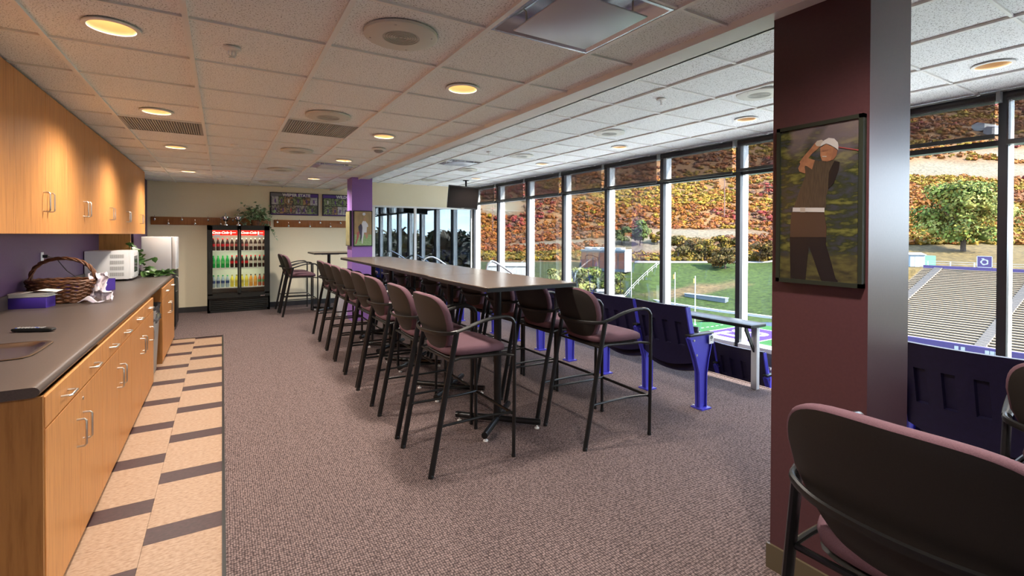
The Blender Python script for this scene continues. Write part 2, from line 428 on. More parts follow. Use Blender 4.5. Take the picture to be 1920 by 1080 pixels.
# --- far glazed partition (mirror-like tinted glass)
MIRR = bpy.data.materials.new('reflective_tinted_glass'); MIRR.use_nodes = True; t = MIRR.node_tree; t.nodes.clear()
g1 = N(t, 'ShaderNodeBsdfGlossy'); g1.inputs['Color'].default_value = (.23, .265, .285, 1); g1.inputs['Roughness'].default_value = 0
o1 = N(t, 'ShaderNodeOutputMaterial'); t.links.new(g1.outputs[0], o1.inputs[0])
wf = bpy.data.objects.new('window_15', None); COL.objects.link(wf); wf['kind'] = 'structure'; wf.location = (4.2, YW, ZLOW)
obj('frame', MB().box(2.93, 3.0, YW-.03, YW+.06, ZLOW, 2.15), TRIMW, wf)
obj('frame', MB().box(2.93, 5.5, YW-.03, YW+.06, 2.13, 2.17), TRIMW, wf)
obj('mullion', MB().box(3.93, 3.99, YW-.03, YW+.06, ZLOW, 2.13), TRIMW, wf)
obj('frame', MB().box(5.44, 5.5, YW-.03, YW+.06, ZLOW, 2.15), TRIMW, wf)
obj('pane', MB().box(3.0, 3.93, YW, YW+.01, -.3, 2.13), MIRR, wf, smooth=0)
obj('pane', MB().box(3.99, 5.44, YW, YW+.01, -.3, 2.13), MIRR, wf, smooth=0)
settle(wf)
# --- columns
def column(name, x0, x1, y0, y1, zt, mside, mfront):
    me = MB().box(x0, x1, y0, y1, 0, zt).mesh(name, 0); me.materials.append(mside)
    o = struct(name, me, None); return o
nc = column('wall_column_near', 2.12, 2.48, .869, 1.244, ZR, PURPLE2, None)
struct('baseboard_column', MB().box(2.108, 2.12, .857, 1.256, 0, .11).box(2.12, 2.48, .857, .869, 0, .11), mat('olive_brown_base', (.09, .07, .04), .5))
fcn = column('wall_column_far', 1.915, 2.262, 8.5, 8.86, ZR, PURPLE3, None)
# ================================================================== CEILING FIXTURES
CONE = mat('gold_reflector', (.92, .72, .45), .35, .0)
def mk_downlight():
    r = thing('ceiling_downlight', '', 'ceiling light')
    obj('trim_ring', MB().lathe([(.094, .018), (.094, 0), (.094, -.004), (.112, -.003), (.114, .002)], 28, cap=False), TRIMW, r)
    obj('reflector', MB().lathe([(.094, .0), (.082, .05), (.062, .09), (.03, .10), (.001, .101)], 28, cap=False), CONE, r)
    obj('bulb', MB().lathe([(.004, .095), (.035, .092), (.046, .075), (.042, .058), (.022, .046), (.002, .044)], 20), emitter('warm_bulb', (1, .62, .32), 3.2), r)
    return r
dl0 = mk_downlight(); first = [True]
LN = {-4: 'overhead beside the camera', 0: 'nearest the camera', 3: 'second from the camera', 6: 'third from the camera', 10: 'closest to the far wall',
      -5: 'above the window seats beside the camera', -2: 'above the golfer column', 1: 'nearest the camera', 4: 'second from the camera', 7: 'third from the camera', 11: 'closest to the television'}
def lamp_at(x, y, z, side, j):
    lab = 'recessed warm downlight %s, %s' % ({-1: 'along the wooden cabinets', 2: 'above the long table row', 9: 'along the windows'}[side], LN[j])
    if first[0]: o = dl0; first[0] = False; o.location = (x, y, z); o['label'] = lab; o['group'] = 'recessed ceiling downlights'
    else: o = dup(dl0, (x, y, z), 0, lab, 'recessed ceiling downlights')
    if side == 9:
        for ch in o.children:
            if ch.name.startswith('bulb'): ch.material_slots[0].link = 'OBJECT'; ch.material_slots[0].material = emitter('dimmed_bulb', (1, .5, .2), .25)
    ld = bpy.data.lights.new('downlight_beam', 'SPOT'); ld.energy = LAMP_W*(1. if side != 9 else .08); ld.color = LAMP_C; ld.spot_size = math.radians(155); ld.spot_blend = .9; ld.shadow_soft_size = .07
    lo = bpy.data.objects.new('downlight_beam', ld); COL.objects.link(lo); lo.parent = o; lo.location = (0, 0, -.006)
for k, j in dl_left: lamp_at(LX+T*(k+.5), LY+T*(j+.5), ZL, k, j)
for k, j in dl_right: lamp_at(RX+T*(k+.5), RY+T*(j+.5), ZR, 9, j)
# speakers
SPK = mat('speaker_enamel', (.62, .61, .54), .5); SPG = noisy('speaker_grille', (.40, .40, .36), (.5, .5, .45), 300, .6)
sp = thing('ceiling_speaker', '', 'speaker')
obj('baffle', MB().lathe([(.085, -.010), (.088, -.013), (.165, -.013), (.176, -.008), (.178, .004)], 40, cap=False).lathe([(.085, -.010), (.002, -.010)], 40, cap=False), SPK, sp)
gm = MB()
for i in range(7): r_ = .012+i*.012; gm.lathe([(r_, -.010), (r_, -.0135), (r_+.006, -.0135), (r_+.006, -.010)], 36, cap=False)
obj('grille', gm, SPG, sp)
for k in range(4): a = PI/4+k*PI/2+.3; obj('screw', MB().lathe([(.001, -.017), (.005, -.0165), (.006, -.012)], 8, (.150*math.cos(a), .150*math.sin(a), 0)), STEEL, sp)
spl = [(.755, 2.307, ZL, 'above the near end of the stools'), (.755, 4.194, ZL, 'next to a grey return grille'), (.755, 6.126, ZL, 'third along the middle of the room'), (.755, 8.03, ZL, 'fourth along the middle of the room'), (.755, 10.02, ZL, 'closest to the drinks cooler'),
       (3.85, 2.38, ZR, 'partly hidden by the golfer column'), (3.85, 4.2, ZR, 'on the window side, second from the golfer column'), (3.85, 6.1, ZR, 'on the window side, third from the golfer column'), (3.85, 7.95, ZR, 'on the window side, fourth from the golfer column'), (3.85, 9.85, ZR, 'on the window side, near the television')]
for i, (x, y, z, w_) in enumerate(spl):
    lab = 'round white ceiling speaker ' + w_
    if i == 0: sp.location = (x, y, z); sp['label'] = lab; sp['group'] = 'round ceiling speakers'
    else: dup(sp, (x, y, z), .4*i, lab, 'round ceiling speakers')
# sprinklers
sk = thing('fire_sprinkler', '', 'sprinkler')
obj('escutcheon', MB().lathe([(.040, .004), (.040, -.004), (.028, -.010), (.012, -.012)], 20), WHITE, sk)
obj('sprinkler_head', MB().tube([(-.016, 0, -.010), (-.018, 0, -.030), (0, 0, -.046)], .004, 6).tube([(.016, 0, -.010), (.018, 0, -.030), (0, 0, -.046)], .004, 6).lathe([(.016, -.046), (.016, -.050)], 12).tube([(0, 0, -.010), (0, 0, -.046)], .004, 6), WHITE, sk)
skl = [(.048, 2.94, ZL, 'nearest the camera, above the carpet edge'), (.12, 6.1, ZL, 'halfway along the carpet edge'), (.023, 9.43, ZL, 'in front of the drinks cooler'), (3.29, 2.93, ZR, 'on the window side beside the white beam'), (3.28, 6.07, ZR, 'on the window side, farther from the camera')]
for i, (x, y, z, w_) in enumerate(skl):
    lab = 'small white fire sprinkler on the ceiling, ' + w_
    if i == 0: sk.location = (x, y, z); sk['label'] = lab; sk['group'] = 'fire sprinklers'
    else: dup(sk, (x, y, z), .5, lab, 'fire sprinklers')
sd = thing('smoke_detector', 'round white smoke detector on the ceiling above the table', 'smoke detector', (1.53, 5.48, ZL))
obj('base_plate', MB().lathe([(.075, 0), (.075, -.012), (.06, -.02)], 28), WHITE, sd); obj('sensor_head', MB().lathe([(.05, -.018), (.05, -.032), (.03, -.045), (.012, -.048)], 24), GREYP, sd)
# perforated return grilles
def grille(cx, cy, z, lab):
    g = thing('air_return_grille', lab, 'vent', (cx, cy, z), 0, 'grey return air grilles')
    h = T/2-.012
    obj('frame', MB().box(-h, h, -h, -h+.015, -.002, .012).box(-h, h, h-.015, h, -.002, .012).box(-h, -h+.015, -h, h, -.002, .012).box(h-.015, h, -h, h, -.002, .012), GREYP, g)
    obj('backing', MB().box(-h, h, -h, h, .012, .02), mat('grille_dark', (.12, .12, .11), .8), g)
    me = MB().box(-.0055, .0055, -h+.015, h-.015, .0, .010).mesh('louver', 0); me.materials.append(mat('grille_grey', (.40, .40, .37), .6))
    for i in range(30): o = bpy.data.objects.new('louver', me); COL.objects.link(o); o.parent = g; o.location = (-h+.022+i*(2*h-.044)/29, 0, 0)
grille(LX+T*-.5, LY+T*4.5, ZL, 'grey louvred return air grille in the ceiling by the wooden cabinets')
grille(LX+T*1.5, LY+T*3.5, ZL, 'grey louvred return air grille in the ceiling between two speakers')
def diffuser(cx, cy, z, lab):
    g = thing('air_diffuser', lab, 'vent', (cx, cy, z), 0, 'square metal plaque diffusers')
    h = T/2-.010; i0 = .215
    vs = []; fs = []; steps = [(h, -.003), (h-.015, -.003), (h-.05, .030), (h-.10, .055), (i0-.04, .058)]
    for q, zz in steps: vs += [(-q, -q, zz), (q, -q, zz), (q, q, zz), (-q, q, zz)]
    for s_ in range(len(steps)-1):
        for k in range(4): a = s_*4+k; b = s_*4+(k+1) % 4; fs.append((a, b, b+4, a+4))
    fs.append((16, 17, 18, 19))
    obj('cone', MB().add(vs, fs), mat('diffuser_cone', (.66, .68, .70), .22, .8), g, smooth=30)
    obj('plaque', MB().box(-i0, i0, -i0, i0, -.022, -.014), DIFF, g, bevel=.004)
    for a, b in ((-1, -1), (1, -1), (1, 1), (-1, 1)): obj('hanger', MB().tube([(a*.17, b*.17, -.014), (a*.17, b*.17, .057)], .004, 6), STEEL, g)
diffuser(LX+T*2.5, LY-T*1.5, ZL, 'large square metal plaque diffuser in the ceiling above the camera')
diffuser(LX+T*2.5, LY+T*7.5, ZL, 'square metal plaque diffuser far down the ceiling over the table end')
diffuser(RX+T*.5, RY+T*8.5, ZR, 'square metal plaque diffuser in the window side ceiling')
# ================================================================== CABINETS AND COUNTER
def handle_mesh(name, horiz, L, proud=.034, r=.0052):
    """U bar on a face looking +X, centred"""
    p = [(0, -L/2), (proud*.8, -L/2), (proud, -L/2+.008), (proud, L/2-.008), (proud*.8, L/2), (0, L/2)]
    pts = [(a, b, 0) if horiz else (a, 0, b) for a, b in p]
    me = MB().tube(pts, r, 8).mesh(name); me.materials.append(STEEL); return me
HV = handle_mesh('handle', False, .128); HH = handle_mesh('handle', True, .105)
def put(me, name, parent, loc):
    o = bpy.data.objects.new(name, me); COL.objects.link(o); o.parent = parent; o.location = loc; return o
def front(name, parent, y0, y1, z0, z1, xf, hy=None, hz=None, horiz=False, off=(0, 0, 0)):
    g = .0018
    d = obj(name, MB().box(xf-.018, xf, y0+g, y1-g, z0+g, z1-g), MAPLE, parent, bevel=.0012, seg=1)
    if hy is not None: put(HH if horiz else HV, 'handle', d, (xf, hy, hz))
    return d
XF = -.590
def base_cab(lab, y0, y1, drawers, doors, end=False, top=.872):
    c = thing('base_cabinet', lab, 'cabinet', (-1.0, (y0+y1)/2, 0), 0, 'base cabinets under the counter')
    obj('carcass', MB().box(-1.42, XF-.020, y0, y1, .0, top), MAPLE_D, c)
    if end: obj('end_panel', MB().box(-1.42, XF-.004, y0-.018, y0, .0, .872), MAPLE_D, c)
    for a, b in drawers: front('drawer', c, a, b, .742, .866, XF, (a+b)/2, .805, True)
    for a, b, hy in doors: front('door', c, a, b, .022, .738, XF, hy, .555)
    settle(c); return c
c = base_cab('maple base cabinet at the near end under the sink', 2.53, 3.562, [(2.53, 3.06), (3.06, 3.562)], [(2.53, 3.06, 3.0), (3.06, 3.562, 3.115)], True, .72)
lk = obj('lock', MB().lathe([(.009, 0), (.009, .003), (.006, .004)], 12), STEEL, c, loc=(XF, 3.115, .69), rot=(0, PI/2, 0)); lk.matrix_parent_inverse = Matrix.Translation(-c.location)
base_cab('maple base cabinet second from the near end', 3.562, 4.592, [(3.562, 4.077), (4.077, 4.592)], [(3.562, 4.077, 4.02), (4.077, 4.592, 4.135)])
base_cab('maple base cabinet beside the grey bin', 4.592, 5.96, [(4.592, 5.276), (5.276, 5.96)], [(4.592, 5.12, 5.06), (5.12, 5.565, 5.18), (5.565, 5.96, 5.66)])
base_cab('maple base cabinet at the far end past the grey bin', 6.84, 8.40, [(6.84, 7.62), (7.62, 8.40)], [(6.84, 7.62, 7.54), (7.62, 8.40, 7.70)], True)
# worktop with sink cut-out
wt = thing('worktop', 'long dark taupe laminate worktop on the maple cabinets', 'countertop', (-1.0, 5.4, .872))
sx0, sx1, sy0, sy1 = -1.225, -.80, 3.10, 3.54
slab = MB()
for a in [(-1.428, sx0, 2.50, 8.43), (sx1, -.640, 2.50, 8.43), (sx0, sx1, 2.50, sy0), (sx0, sx1, sy1, 8.43)]: slab.box(*a, .874, .914)
obj('slab', slab, COUNTER, wt, smooth=0)
nose = [(.022*math.cos(a), .020*math.sin(a)) for a in [(-PI/2+PI*i/8) for i in range(9)]]
obj('nosing', MB().prism([(-.620+a, .894+b) for a, b in nose]+[(-.64, .914), (-.64, .874)], 2.50, 8.43, 'y'), COUNTER, wt)
obj('upstand', MB().box(-1.428, -1.412, 2.50, 8.43, .914, 1.02), COUNTER, wt)
settle(wt)
# sink
sk_ = thing('sink', 'small stainless steel sink set into the worktop', 'sink', (-1.01, 3.32, .914))
bowl = MB(); steps = [(.235, .24, .004), (.222, .228, .006), (.206, .214, .002), (.19, .198, -.02), (.18, .188, -.14), (.15, .158, -.155), (.02, .02, -.158)]
vs = []; fs = []; n = 32
for a, b, z in steps:
    for k in range(n):
        t_ = 2*PI*k/n; e = .32
        vs.append((math.copysign(abs(math.cos(t_))**e, math.cos(t_))*a, math.copysign(abs(math.sin(t_))**e, math.sin(t_))*b, z))
for i in range(len(steps)-1):
    for k in range(n): fs.append((i*n+k, i*n+(k+1) % n, (i+1)*n+(k+1) % n, (i+1)*n+k))
fs.append(tuple(range((len(steps)-1)*n, len(steps)*n)))
obj('bowl', MB().add(vs, fs), mat('sink_steel', (.66, .58, .46), .25, 1.), sk_)
obj('drain', MB().lathe([(.04, -.157), (.042, -.152), (.03, -.151), (.02, -.156)], 20), CHROME, sk_)
fau = obj('faucet', MB().tube([(-.20, 0, .004), (-.20, 0, .20), (-.19, 0, .24), (-.15, 0, .265), (-.09, 0, .25), (-.07, 0, .215)], .012, 10).lathe([(.028, .004), (.026, .02), (.014, .03)], 16, (-.20, 0, 0)), CHROME, sk_)
# upper cabinets
ub = [(2.78, 3.33, 3.888, 'hanging nearest the camera'), (3.888, 4.465, 4.995, 'second from the camera'), (4.995, 5.557, 6.136, 'third from the camera'), (6.136, 6.69, 7.25, 'fourth from the camera'), (7.25, 7.76, 8.35, 'fifth from the camera'), (8.35, 8.92, 9.41, 'hanging at the far end of the row')]
for a, s_, b, w_ in ub:
    c = thing('wall_cabinet', 'tall maple wall cabinet with two doors, ' + w_, 'cabinet', (-1.2, (a+b)/2, 1.5), 0, 'maple wall cabinets')
    obj('carcass', MB().box(-1.43, -1.052, a+.001, b-.001, 1.50, ZL-.006), MAPLE, c)
    for y0, y1, hy in ((a, s_, s_-.05), (s_, b, s_+.05)): front('door', c, y0, y1, 1.497, ZL-.008, -1.032, hy, 1.715)
    settle(c)
pp = tag(box('support_panel', -1.428, -1.09, 8.46, 8.50, .914, 1.498, MAPLE), 'narrow maple panel standing on the worktop under the wall cabinets', 'panel')
# outlet
ot = thing('wall_outlet', 'white wall outlet plate on the purple wall behind the basket', 'outlet', (XWL, 6.05, 1.27))
obj('plate', MB().box(.001, .008, -.038, .038, -.058, .058), WHITE, ot, bevel=.002)
for z in (-.02, .02): obj('socket', MB().box(.008, .010, -.016, .016, z-.013, z+.013), TRIMW, ot)
obj('plug', MB().box(.010, .045, -.014, .014, .006, .034), BLACKP, ot)
# microwave
mw = thing('microwave', 'white microwave oven with slotted side on the worktop', 'microwave', (-1.20, 7.86, .914))
x0, x1, y0, y1, z0, z1 = -.22, .205, -.26, .26, .022, .375
obj('body', MB().box(x0, x1, y0, y1, z0, z1), WHITE, mw, bevel=.006)
obj('front_panel', MB().prism([(x1, y0+.002), (x1+.03, y0+.012), (x1+.038, 0), (x1+.03, y1-.012), (x1, y1-.002)], z0+.004, z1-.004), WHITE, mw, bevel=.004)
dr = obj('door', MB().box(x1+.026, x1+.043, y0+.02, y1-.14, z0+.02, z1-.02), WHITE, mw, bevel=.005)
obj('door_window', MB().box(x1+.043, x1+.0445, y0+.07, y1-.19, z0+.08, z1-.07), mat('dark_oven_glass', (.05, .06, .065), .12), dr)
obj('control_panel', MB().box(x1+.028, x1+.040, y1-.125, y1-.02, z0+.03, z1-.03), GREYP, mw, bevel=.002)
me = MB().box(-.0022, .0022, -.003, .0, -.022, .022).mesh('vent_slot', 0); me.materials.append(GREYP)
for r_ in range(4):
    for k in range(12):
        o = bpy.data.objects.new('vent_slot', me); COL.objects.link(o); o.parent = mw; o.location = (.025+k*.0115, y0-.0004, .085+r_*.074)
for a in (-.18, .17):
    for b in (-.21, .21): obj('foot', MB().lathe([(.014, 0), (.016, .022)], 10, (a, b, 0)), BLACKP, mw)
tag(obj('power_cord', MB().tube([(-1.38, 6.05, 1.285), (-1.36, 6.2, 1.26), (-1.37, 6.6, 1.12), (-1.38, 7.1, 1.0), (-1.385, 7.5, .93), (-1.385, 7.59, .925)], .004, 6), BLACKP), 'thin black cord from the wall outlet towards the microwave', 'cord')
# remote
rm = thing('remote_control', 'black remote control lying on the worktop near the sink', 'remote', (-.965, 3.93, .914), -.42)
obj('body', MB().superell(.112, .026, .011, .45, .35, (0, 0, .013), 24, 8), BLACKP, rm)
for i in range(9):
    for j in range(3): obj('button', MB().lathe([(.0045, 0), (.0045, .002), (.003, .003)], 8, (-.085+i*.017, (j-1)*.013, .0225)), [GREYP, mat('red_button', (.5, .04, .03), .4), mat('blue_button', (.05, .1, .4), .4)][2 if (i+j) % 7 == 0 else (1 if (i == 0 and j == 0) else 0)], rm)
# wicker basket
WICK = noisy('dark_wicker', (.085, .028, .010), (.19, .075, .028), 40, .55, bmp=.3)
bk = thing('wicker_basket', 'dark brown wicker basket with a tall twisted handle on the worktop', 'basket', (-1.165, 5.50, .914), -.40)
a0, b0 = .255, .165
def ring(z, s, r, ph, amp, nn=44):
    m = MB(); pts = []
    for k in range(nn+1):
        t_ = 2*PI*k/nn; w_ = 1+amp*math.cos(nn/2*t_+ph)
        pts.append((a0*s*w_*math.cos(t_), b0*s*w_*math.sin(t_), z+.006*math.sin(nn/4*t_+ph)))
    return m.tube(pts, r, 6, cap=False)
wv = MB()
for i in range(11):
    z = .012+i*.0155; q = ring(z, .74+.26*(i/10)**.8, .0085, PI*(i % 2), .016); wv.add(q.v, q.f)
obj('woven_side', wv, WICK, bk)
st = MB()
for k in range(22):
    t_ = 2*PI*k/22; st.tube([(a0*.74*math.cos(t_), b0*.74*math.sin(t_), .005), (a0*.9*math.cos(t_), b0*.9*math.sin(t_), .09), (a0*math.cos(t_), b0*math.sin(t_), .18)], .005, 6)
obj('stakes', st, WICK, bk)
obj('base', MB().superell(a0*.74, b0*.74, .006, .5, 1, (0, 0, .008), 28, 6), WICK, bk)
for ph in (0, 2.1, 4.2):
    pts = []
    for k in range(29):
        t_ = PI*k/28; tw = k*.8+ph
        pts.append((a0*.985*math.cos(t_)+.008*math.cos(tw)*math.cos(t_), .010*math.sin(tw), .16+.215*math.sin(t_)**.75+.008*math.cos(tw)))
    obj('handle_strand', MB().tube(pts, .0085, 6), WICK, bk)
for k in range(2):
    q = ring(.186, 1.0, .010, PI*k, .014); obj('rim', q, WICK, bk)
# cloth napkin draped from the basket
LINEN = noisy('white_printed_linen', (.72, .66, .70), (.60, .52, .62), 26, .8, lo=.45, hi=.62)
def cloth(name, lab, fn, nu=22, nv=16, m=LINEN):
    vs = [fn(i/(nu-1), j/(nv-1)) for j in range(nv) for i in range(nu)]
    fs = [(j*nu+i, j*nu+i+1, (j+1)*nu+i+1, (j+1)*nu+i) for j in range(nv-1) for i in range(nu-1)]
    o = obj(name, MB().add(vs, fs), m, smooth=80); md = o.modifiers.new('t', 'SOLIDIFY'); md.thickness = .003
    return tag(o, lab, 'napkin')
def f1(u, v):
    n_ = noise.noise((u*5, v*5, 1.3)); n2 = noise.noise((u*9, v*7, 7.7))
    w_ = .055+.06*abs(v-.35)+.03*n_
    x = -.915+(u-.5)*2*w_*.9+.03*n2; y = 5.39-(u-.5)*2*w_*.5+.04*n_
    z = .93+(1-v)**1.1*.235+.03*n_*(.3+v)+.02*n2
    return (x+.03*v, y-.05*v, max(z, .9195))
cloth('napkin', 'crumpled white printed napkin hanging over the end of the wicker basket', f1)
def f2(u, v):
    a = u*1.3*PI; r_ = .075+.012*noise.noise((u*4, v*2, 3))
    return (-1.03+u*.16+(v-.5)*.03, 5.30+r_*.5*math.cos(a)-u*.02, .920+.02*math.sin(a)**2+v*.035*(.5+.5*math.sin(a*1.2)))
cloth('napkin', 'twisted white napkin strip lying on the worktop before the basket', f2, 26, 5)
# boxes on the worktop
VIOLC = mat('violet_card', (.05, .02, .24), .5)
bx = thing('tissue_box', 'violet card box topped with white paper beside the wicker basket', 'box', (-1.29, 5.22, .914), -.16)
obj('carton', MB().box(-.115, .115, -.075, .075, 0, .085), VIOLC, bx, bevel=.002)
pm = MB()
for i in range(7): pm.box(-.114+.004*math.sin(i*2), .116+.012*math.sin(i*1.7), -.073+.003*math.cos(i*3), .077, .086+i*.0048, .0900+i*.0048)
obj('paper_stack', pm, mat('white_paper', (.72, .68, .62), .8), bx)
obj('loose_sheet', MB().add([(-.02, -.08, .122), (.18, -.07, .126), (.17, .07, .128), (-.02, .08, .122), (.06, -.08, .14), (.06, .08, .141)], [(0, 4, 5, 3), (4, 1, 2, 5)]), MATS['white_paper'], bx)
TS_ = .12
b2 = thing('card_tray', 'violet card tray standing behind the wicker basket', 'box', (-1.22, 6.45, .914), -.3)
obj('tray_wall', MB().box(-.17, .24, -.10, -.094, 0, TS_).box(-.17, .24, .094, .10, 0, TS_).box(-.17, -.164, -.1, .1, 0, TS_).box(.234, .24, -.1, .1, 0, TS_), VIOLC, b2)
obj('tray_base', MB().box(-.17, .24, -.1, .1, 0, .006), VIOLC, b2)
# refuse bin with bag
bn = thing('waste_bin', 'tall grey plastic bin with a grey bag, standing in the cabinet gap', 'bin', (-.755, 6.40, 0))
obj('bin_body', MB().add([(-.13, -.17, 0), (.13, -.17, 0), (.13, .17, 0), (-.13, .17, 0), (-.16, -.215, .70), (.16, -.215, .70), (.16, .215, .70), (-.16, .215, .70)], [(3, 2, 1, 0), (0, 1, 5, 4), (1, 2, 6, 5), (2, 3, 7, 6), (3, 0, 4, 7)]), GREYP, bn, bevel=.012)
BAG = mat('grey_bin_bag', (.10, .10, .105), .18); vs = []; fs = []; nn, mm = 40, 12
for j in range(mm):
    for k in range(nn):
        t_ = 2*PI*k/nn; e = .4; cx, sy = math.copysign(abs(math.cos(t_))**e, math.cos(t_)), math.copysign(abs(math.sin(t_))**e, math.sin(t_))
        q = .014*noise.noise((k*.55, j*.9, 2)) + .012*noise.noise((k*1.3, j*1.9, 5)) + .008*math.sin(j*.7)
        vs.append((cx*(.168+q), sy*(.225+q), .56+j*.0165))
for j in range(mm-1):
    for k in range(nn): fs.append((j*nn+k, j*nn+(k+1) % nn, (j+1)*nn+(k+1) % nn, (j+1)*nn+k))
obj('bin_bag', MB().add(vs, fs), BAG, bn, smooth=60)
# leafy plants
LEAF = noisy('pothos_leaf', (.045, .12, .03), (.13, .24, .05), 9, .4, 'obj')
def leaf_mesh(m, L=.075, w=.05):
    vs = [(0, 0, 0), (.25*L, w*.42, .006), (.6*L, w*.5, .004), (L, 0, -.012), (.6*L, -w*.5, .004), (.25*L, -w*.42, .006), (.45*L, 0, -.004)]
    me = MB().add(vs, [(0, 1, 6), (1, 2, 6), (2, 3, 6), (3, 4, 6), (4, 5, 6), (5, 0, 6)]).mesh('leaf', 60); me.materials.append(m); return me
LM = leaf_mesh(LEAF)
def add_leaves(root, pts, sc=1., mesh=None):
    for (x, y, z) in pts:
        o = bpy.data.objects.new('leaf', mesh or LM); COL.objects.link(o); o.parent = root; o.location = (x, y, z)
        o.rotation_euler = (random.uniform(-.7, .7), random.uniform(-.5, .9), random.uniform(0, 2*PI)); s_ = sc*random.uniform(.7, 1.3); o.scale = (s_, s_, s_)
pt = thing('pothos_plant', 'trailing green pothos plant at the worktop end behind the microwave', 'plant', (-1.09, 8.27, .914))
obj('pot', MB().lathe([(.055, 0), (.075, .12), (.08, .13), (.07, .128), (.06, .10)], 20), mat('brown_pot', (.12, .05, .03), .6), pt)
pts = [(random.gauss(0, .11), random.gauss(0, .11), .16+abs(random.gauss(0, .12))) for _ in range(70)]
trail = [(.05+.4*u, .05*math.sin(u*6)-.02, .06*(1-u)**2+.012+.02*math.sin(u*9)**2) for u in np.linspace(0, 1, 18)]
pts = [(min(max(p[0], -.28), .3), min(max(p[1], -.14), .14), min(p[2], .46)) for p in pts]
pts += [(x+random.gauss(0, .02), min(y+random.gauss(0, .03), .13), max(z, .012)+abs(random.gauss(0, .02))) for x, y, z in trail for _ in range(2)]
add_leaves(pt, pts, 1.6)
obj('vine', MB().tube([(0, 0, .12), (.06, 0, .10)]+trail[1:], .003, 5), mat('vine_green', (.08, .12, .03), .6), pt)
# fridges past the counter
bf = thing('black_fridge', 'black under-counter fridge on the floor past the worktop end', 'fridge', (-.89, 9.42, 0))
obj('cabinet', MB().box(-.27, .215, -.32, .30, .02, .925), BLACKP, bf, bevel=.008)
d = obj('door', MB().box(.222, .268, -.32, .30, .05, .92), BLACKP, bf, bevel=.01)
obj('door_handle', MB().tube([(.268, -.27, .60), (.30, -.27, .62), (.30, -.27, .82), (.268, -.27, .84)], .008, 8), STEEL, d)
for a in (-.2, .18):
    for b in (-.26, .24): obj('foot', MB().lathe([(.018, 0), (.018, .022)], 10, (a, b, 0)), BLACKP, bf)
wfz = thing('white_fridge', 'small white fridge standing on top of the black fridge', 'fridge', (-.85, 9.42, .926))
obj('cabinet', MB().box(-.20, .175, -.29, .27, .012, .53), WHITE, wfz, bevel=.008)
d = obj('door', MB().box(.180, .235, -.29, .27, .015, .53), WHITE, wfz, bevel=.012)
obj('logo_plate', MB().box(.235, .2365, -.25, -.22, .45, .46), GREYP, d)
obj('door_gasket', MB().box(.174, .181, -.284, .264, .02, .524), GREYP, wfz)
for a in (-.15, .13):
    for b in (-.24, .22): obj('foot', MB().lathe([(.016, 0), (.016, .014)], 10, (a, b, 0)), GREYP, wfz)
# framed picture on the far left wall
pf = thing('framed_picture', 'narrow framed picture on the side wall past the cabinets', 'picture', (-1.18, 10.3, 1.6))
obj('frame', MB().box(0, .02, -.35, .35, 0, .60), BLACKM, pf); obj('print', MB().box(.02, .021, -.33, .33, .02, .58), noisy('green_print', (.22, .2, .1), (.35, .32, .15), 8, .4), pf)
# ================================================================== BAR STOOLS
def smooth_path(pts, n=6):
    """Catmull-Rom through points"""
    P = [Vector(p) for p in pts]; out = []
    for i in range(len(P)-1):
        p0, p1, p2, p3 = P[max(i-1, 0)], P[i], P[i+1], P[min(i+2, len(P)-1)]
        for k in range(n):
            t = k/n; out.append(.5*((2*p1)+(p2-p0)*t+(2*p0-5*p1+4*p2-p3)*t*t+(3*p1-p0-3*p2+p3)*t**3))
    out.append(P[-1]); return out
def disc(fn, n=48, m=9, flip=False):
    """disc-like patch: fn(r, phi)"""
    vs = [fn(0, 0)]; fs = []
    for i in range(1, m+1):
        for k in range(n): vs.append(fn(i/m, 2*PI*k/n))
    for k in range(n): fs.append((0, 1+k, 1+(k+1) % n))
    for i in range(m-1):
        for k in range(n): a = 1+i*n+k; b = 1+i*n+(k+1) % n; fs.append((a, a+n, b+n, b))
    return vs, fs
def sg(w, e): return math.copysign(abs(w)**e, w)
def back_pt(r, ph, off, grow=1.):
    hh, hw, zc = .186*grow, .243*grow, .924
    z = zc+hh*r*sg(math.sin(ph), .50); y = hw*r*sg(math.cos(ph), .50)
    tt = (z-(zc-.184))/.368; tt = min(max(tt, 0), 1)
    y *= .60+.40*min(1, (tt/.55))**.8 if tt < .55 else 1
    x = -.150-.115*tt+.62*y*y
    return (x+off, y, z)
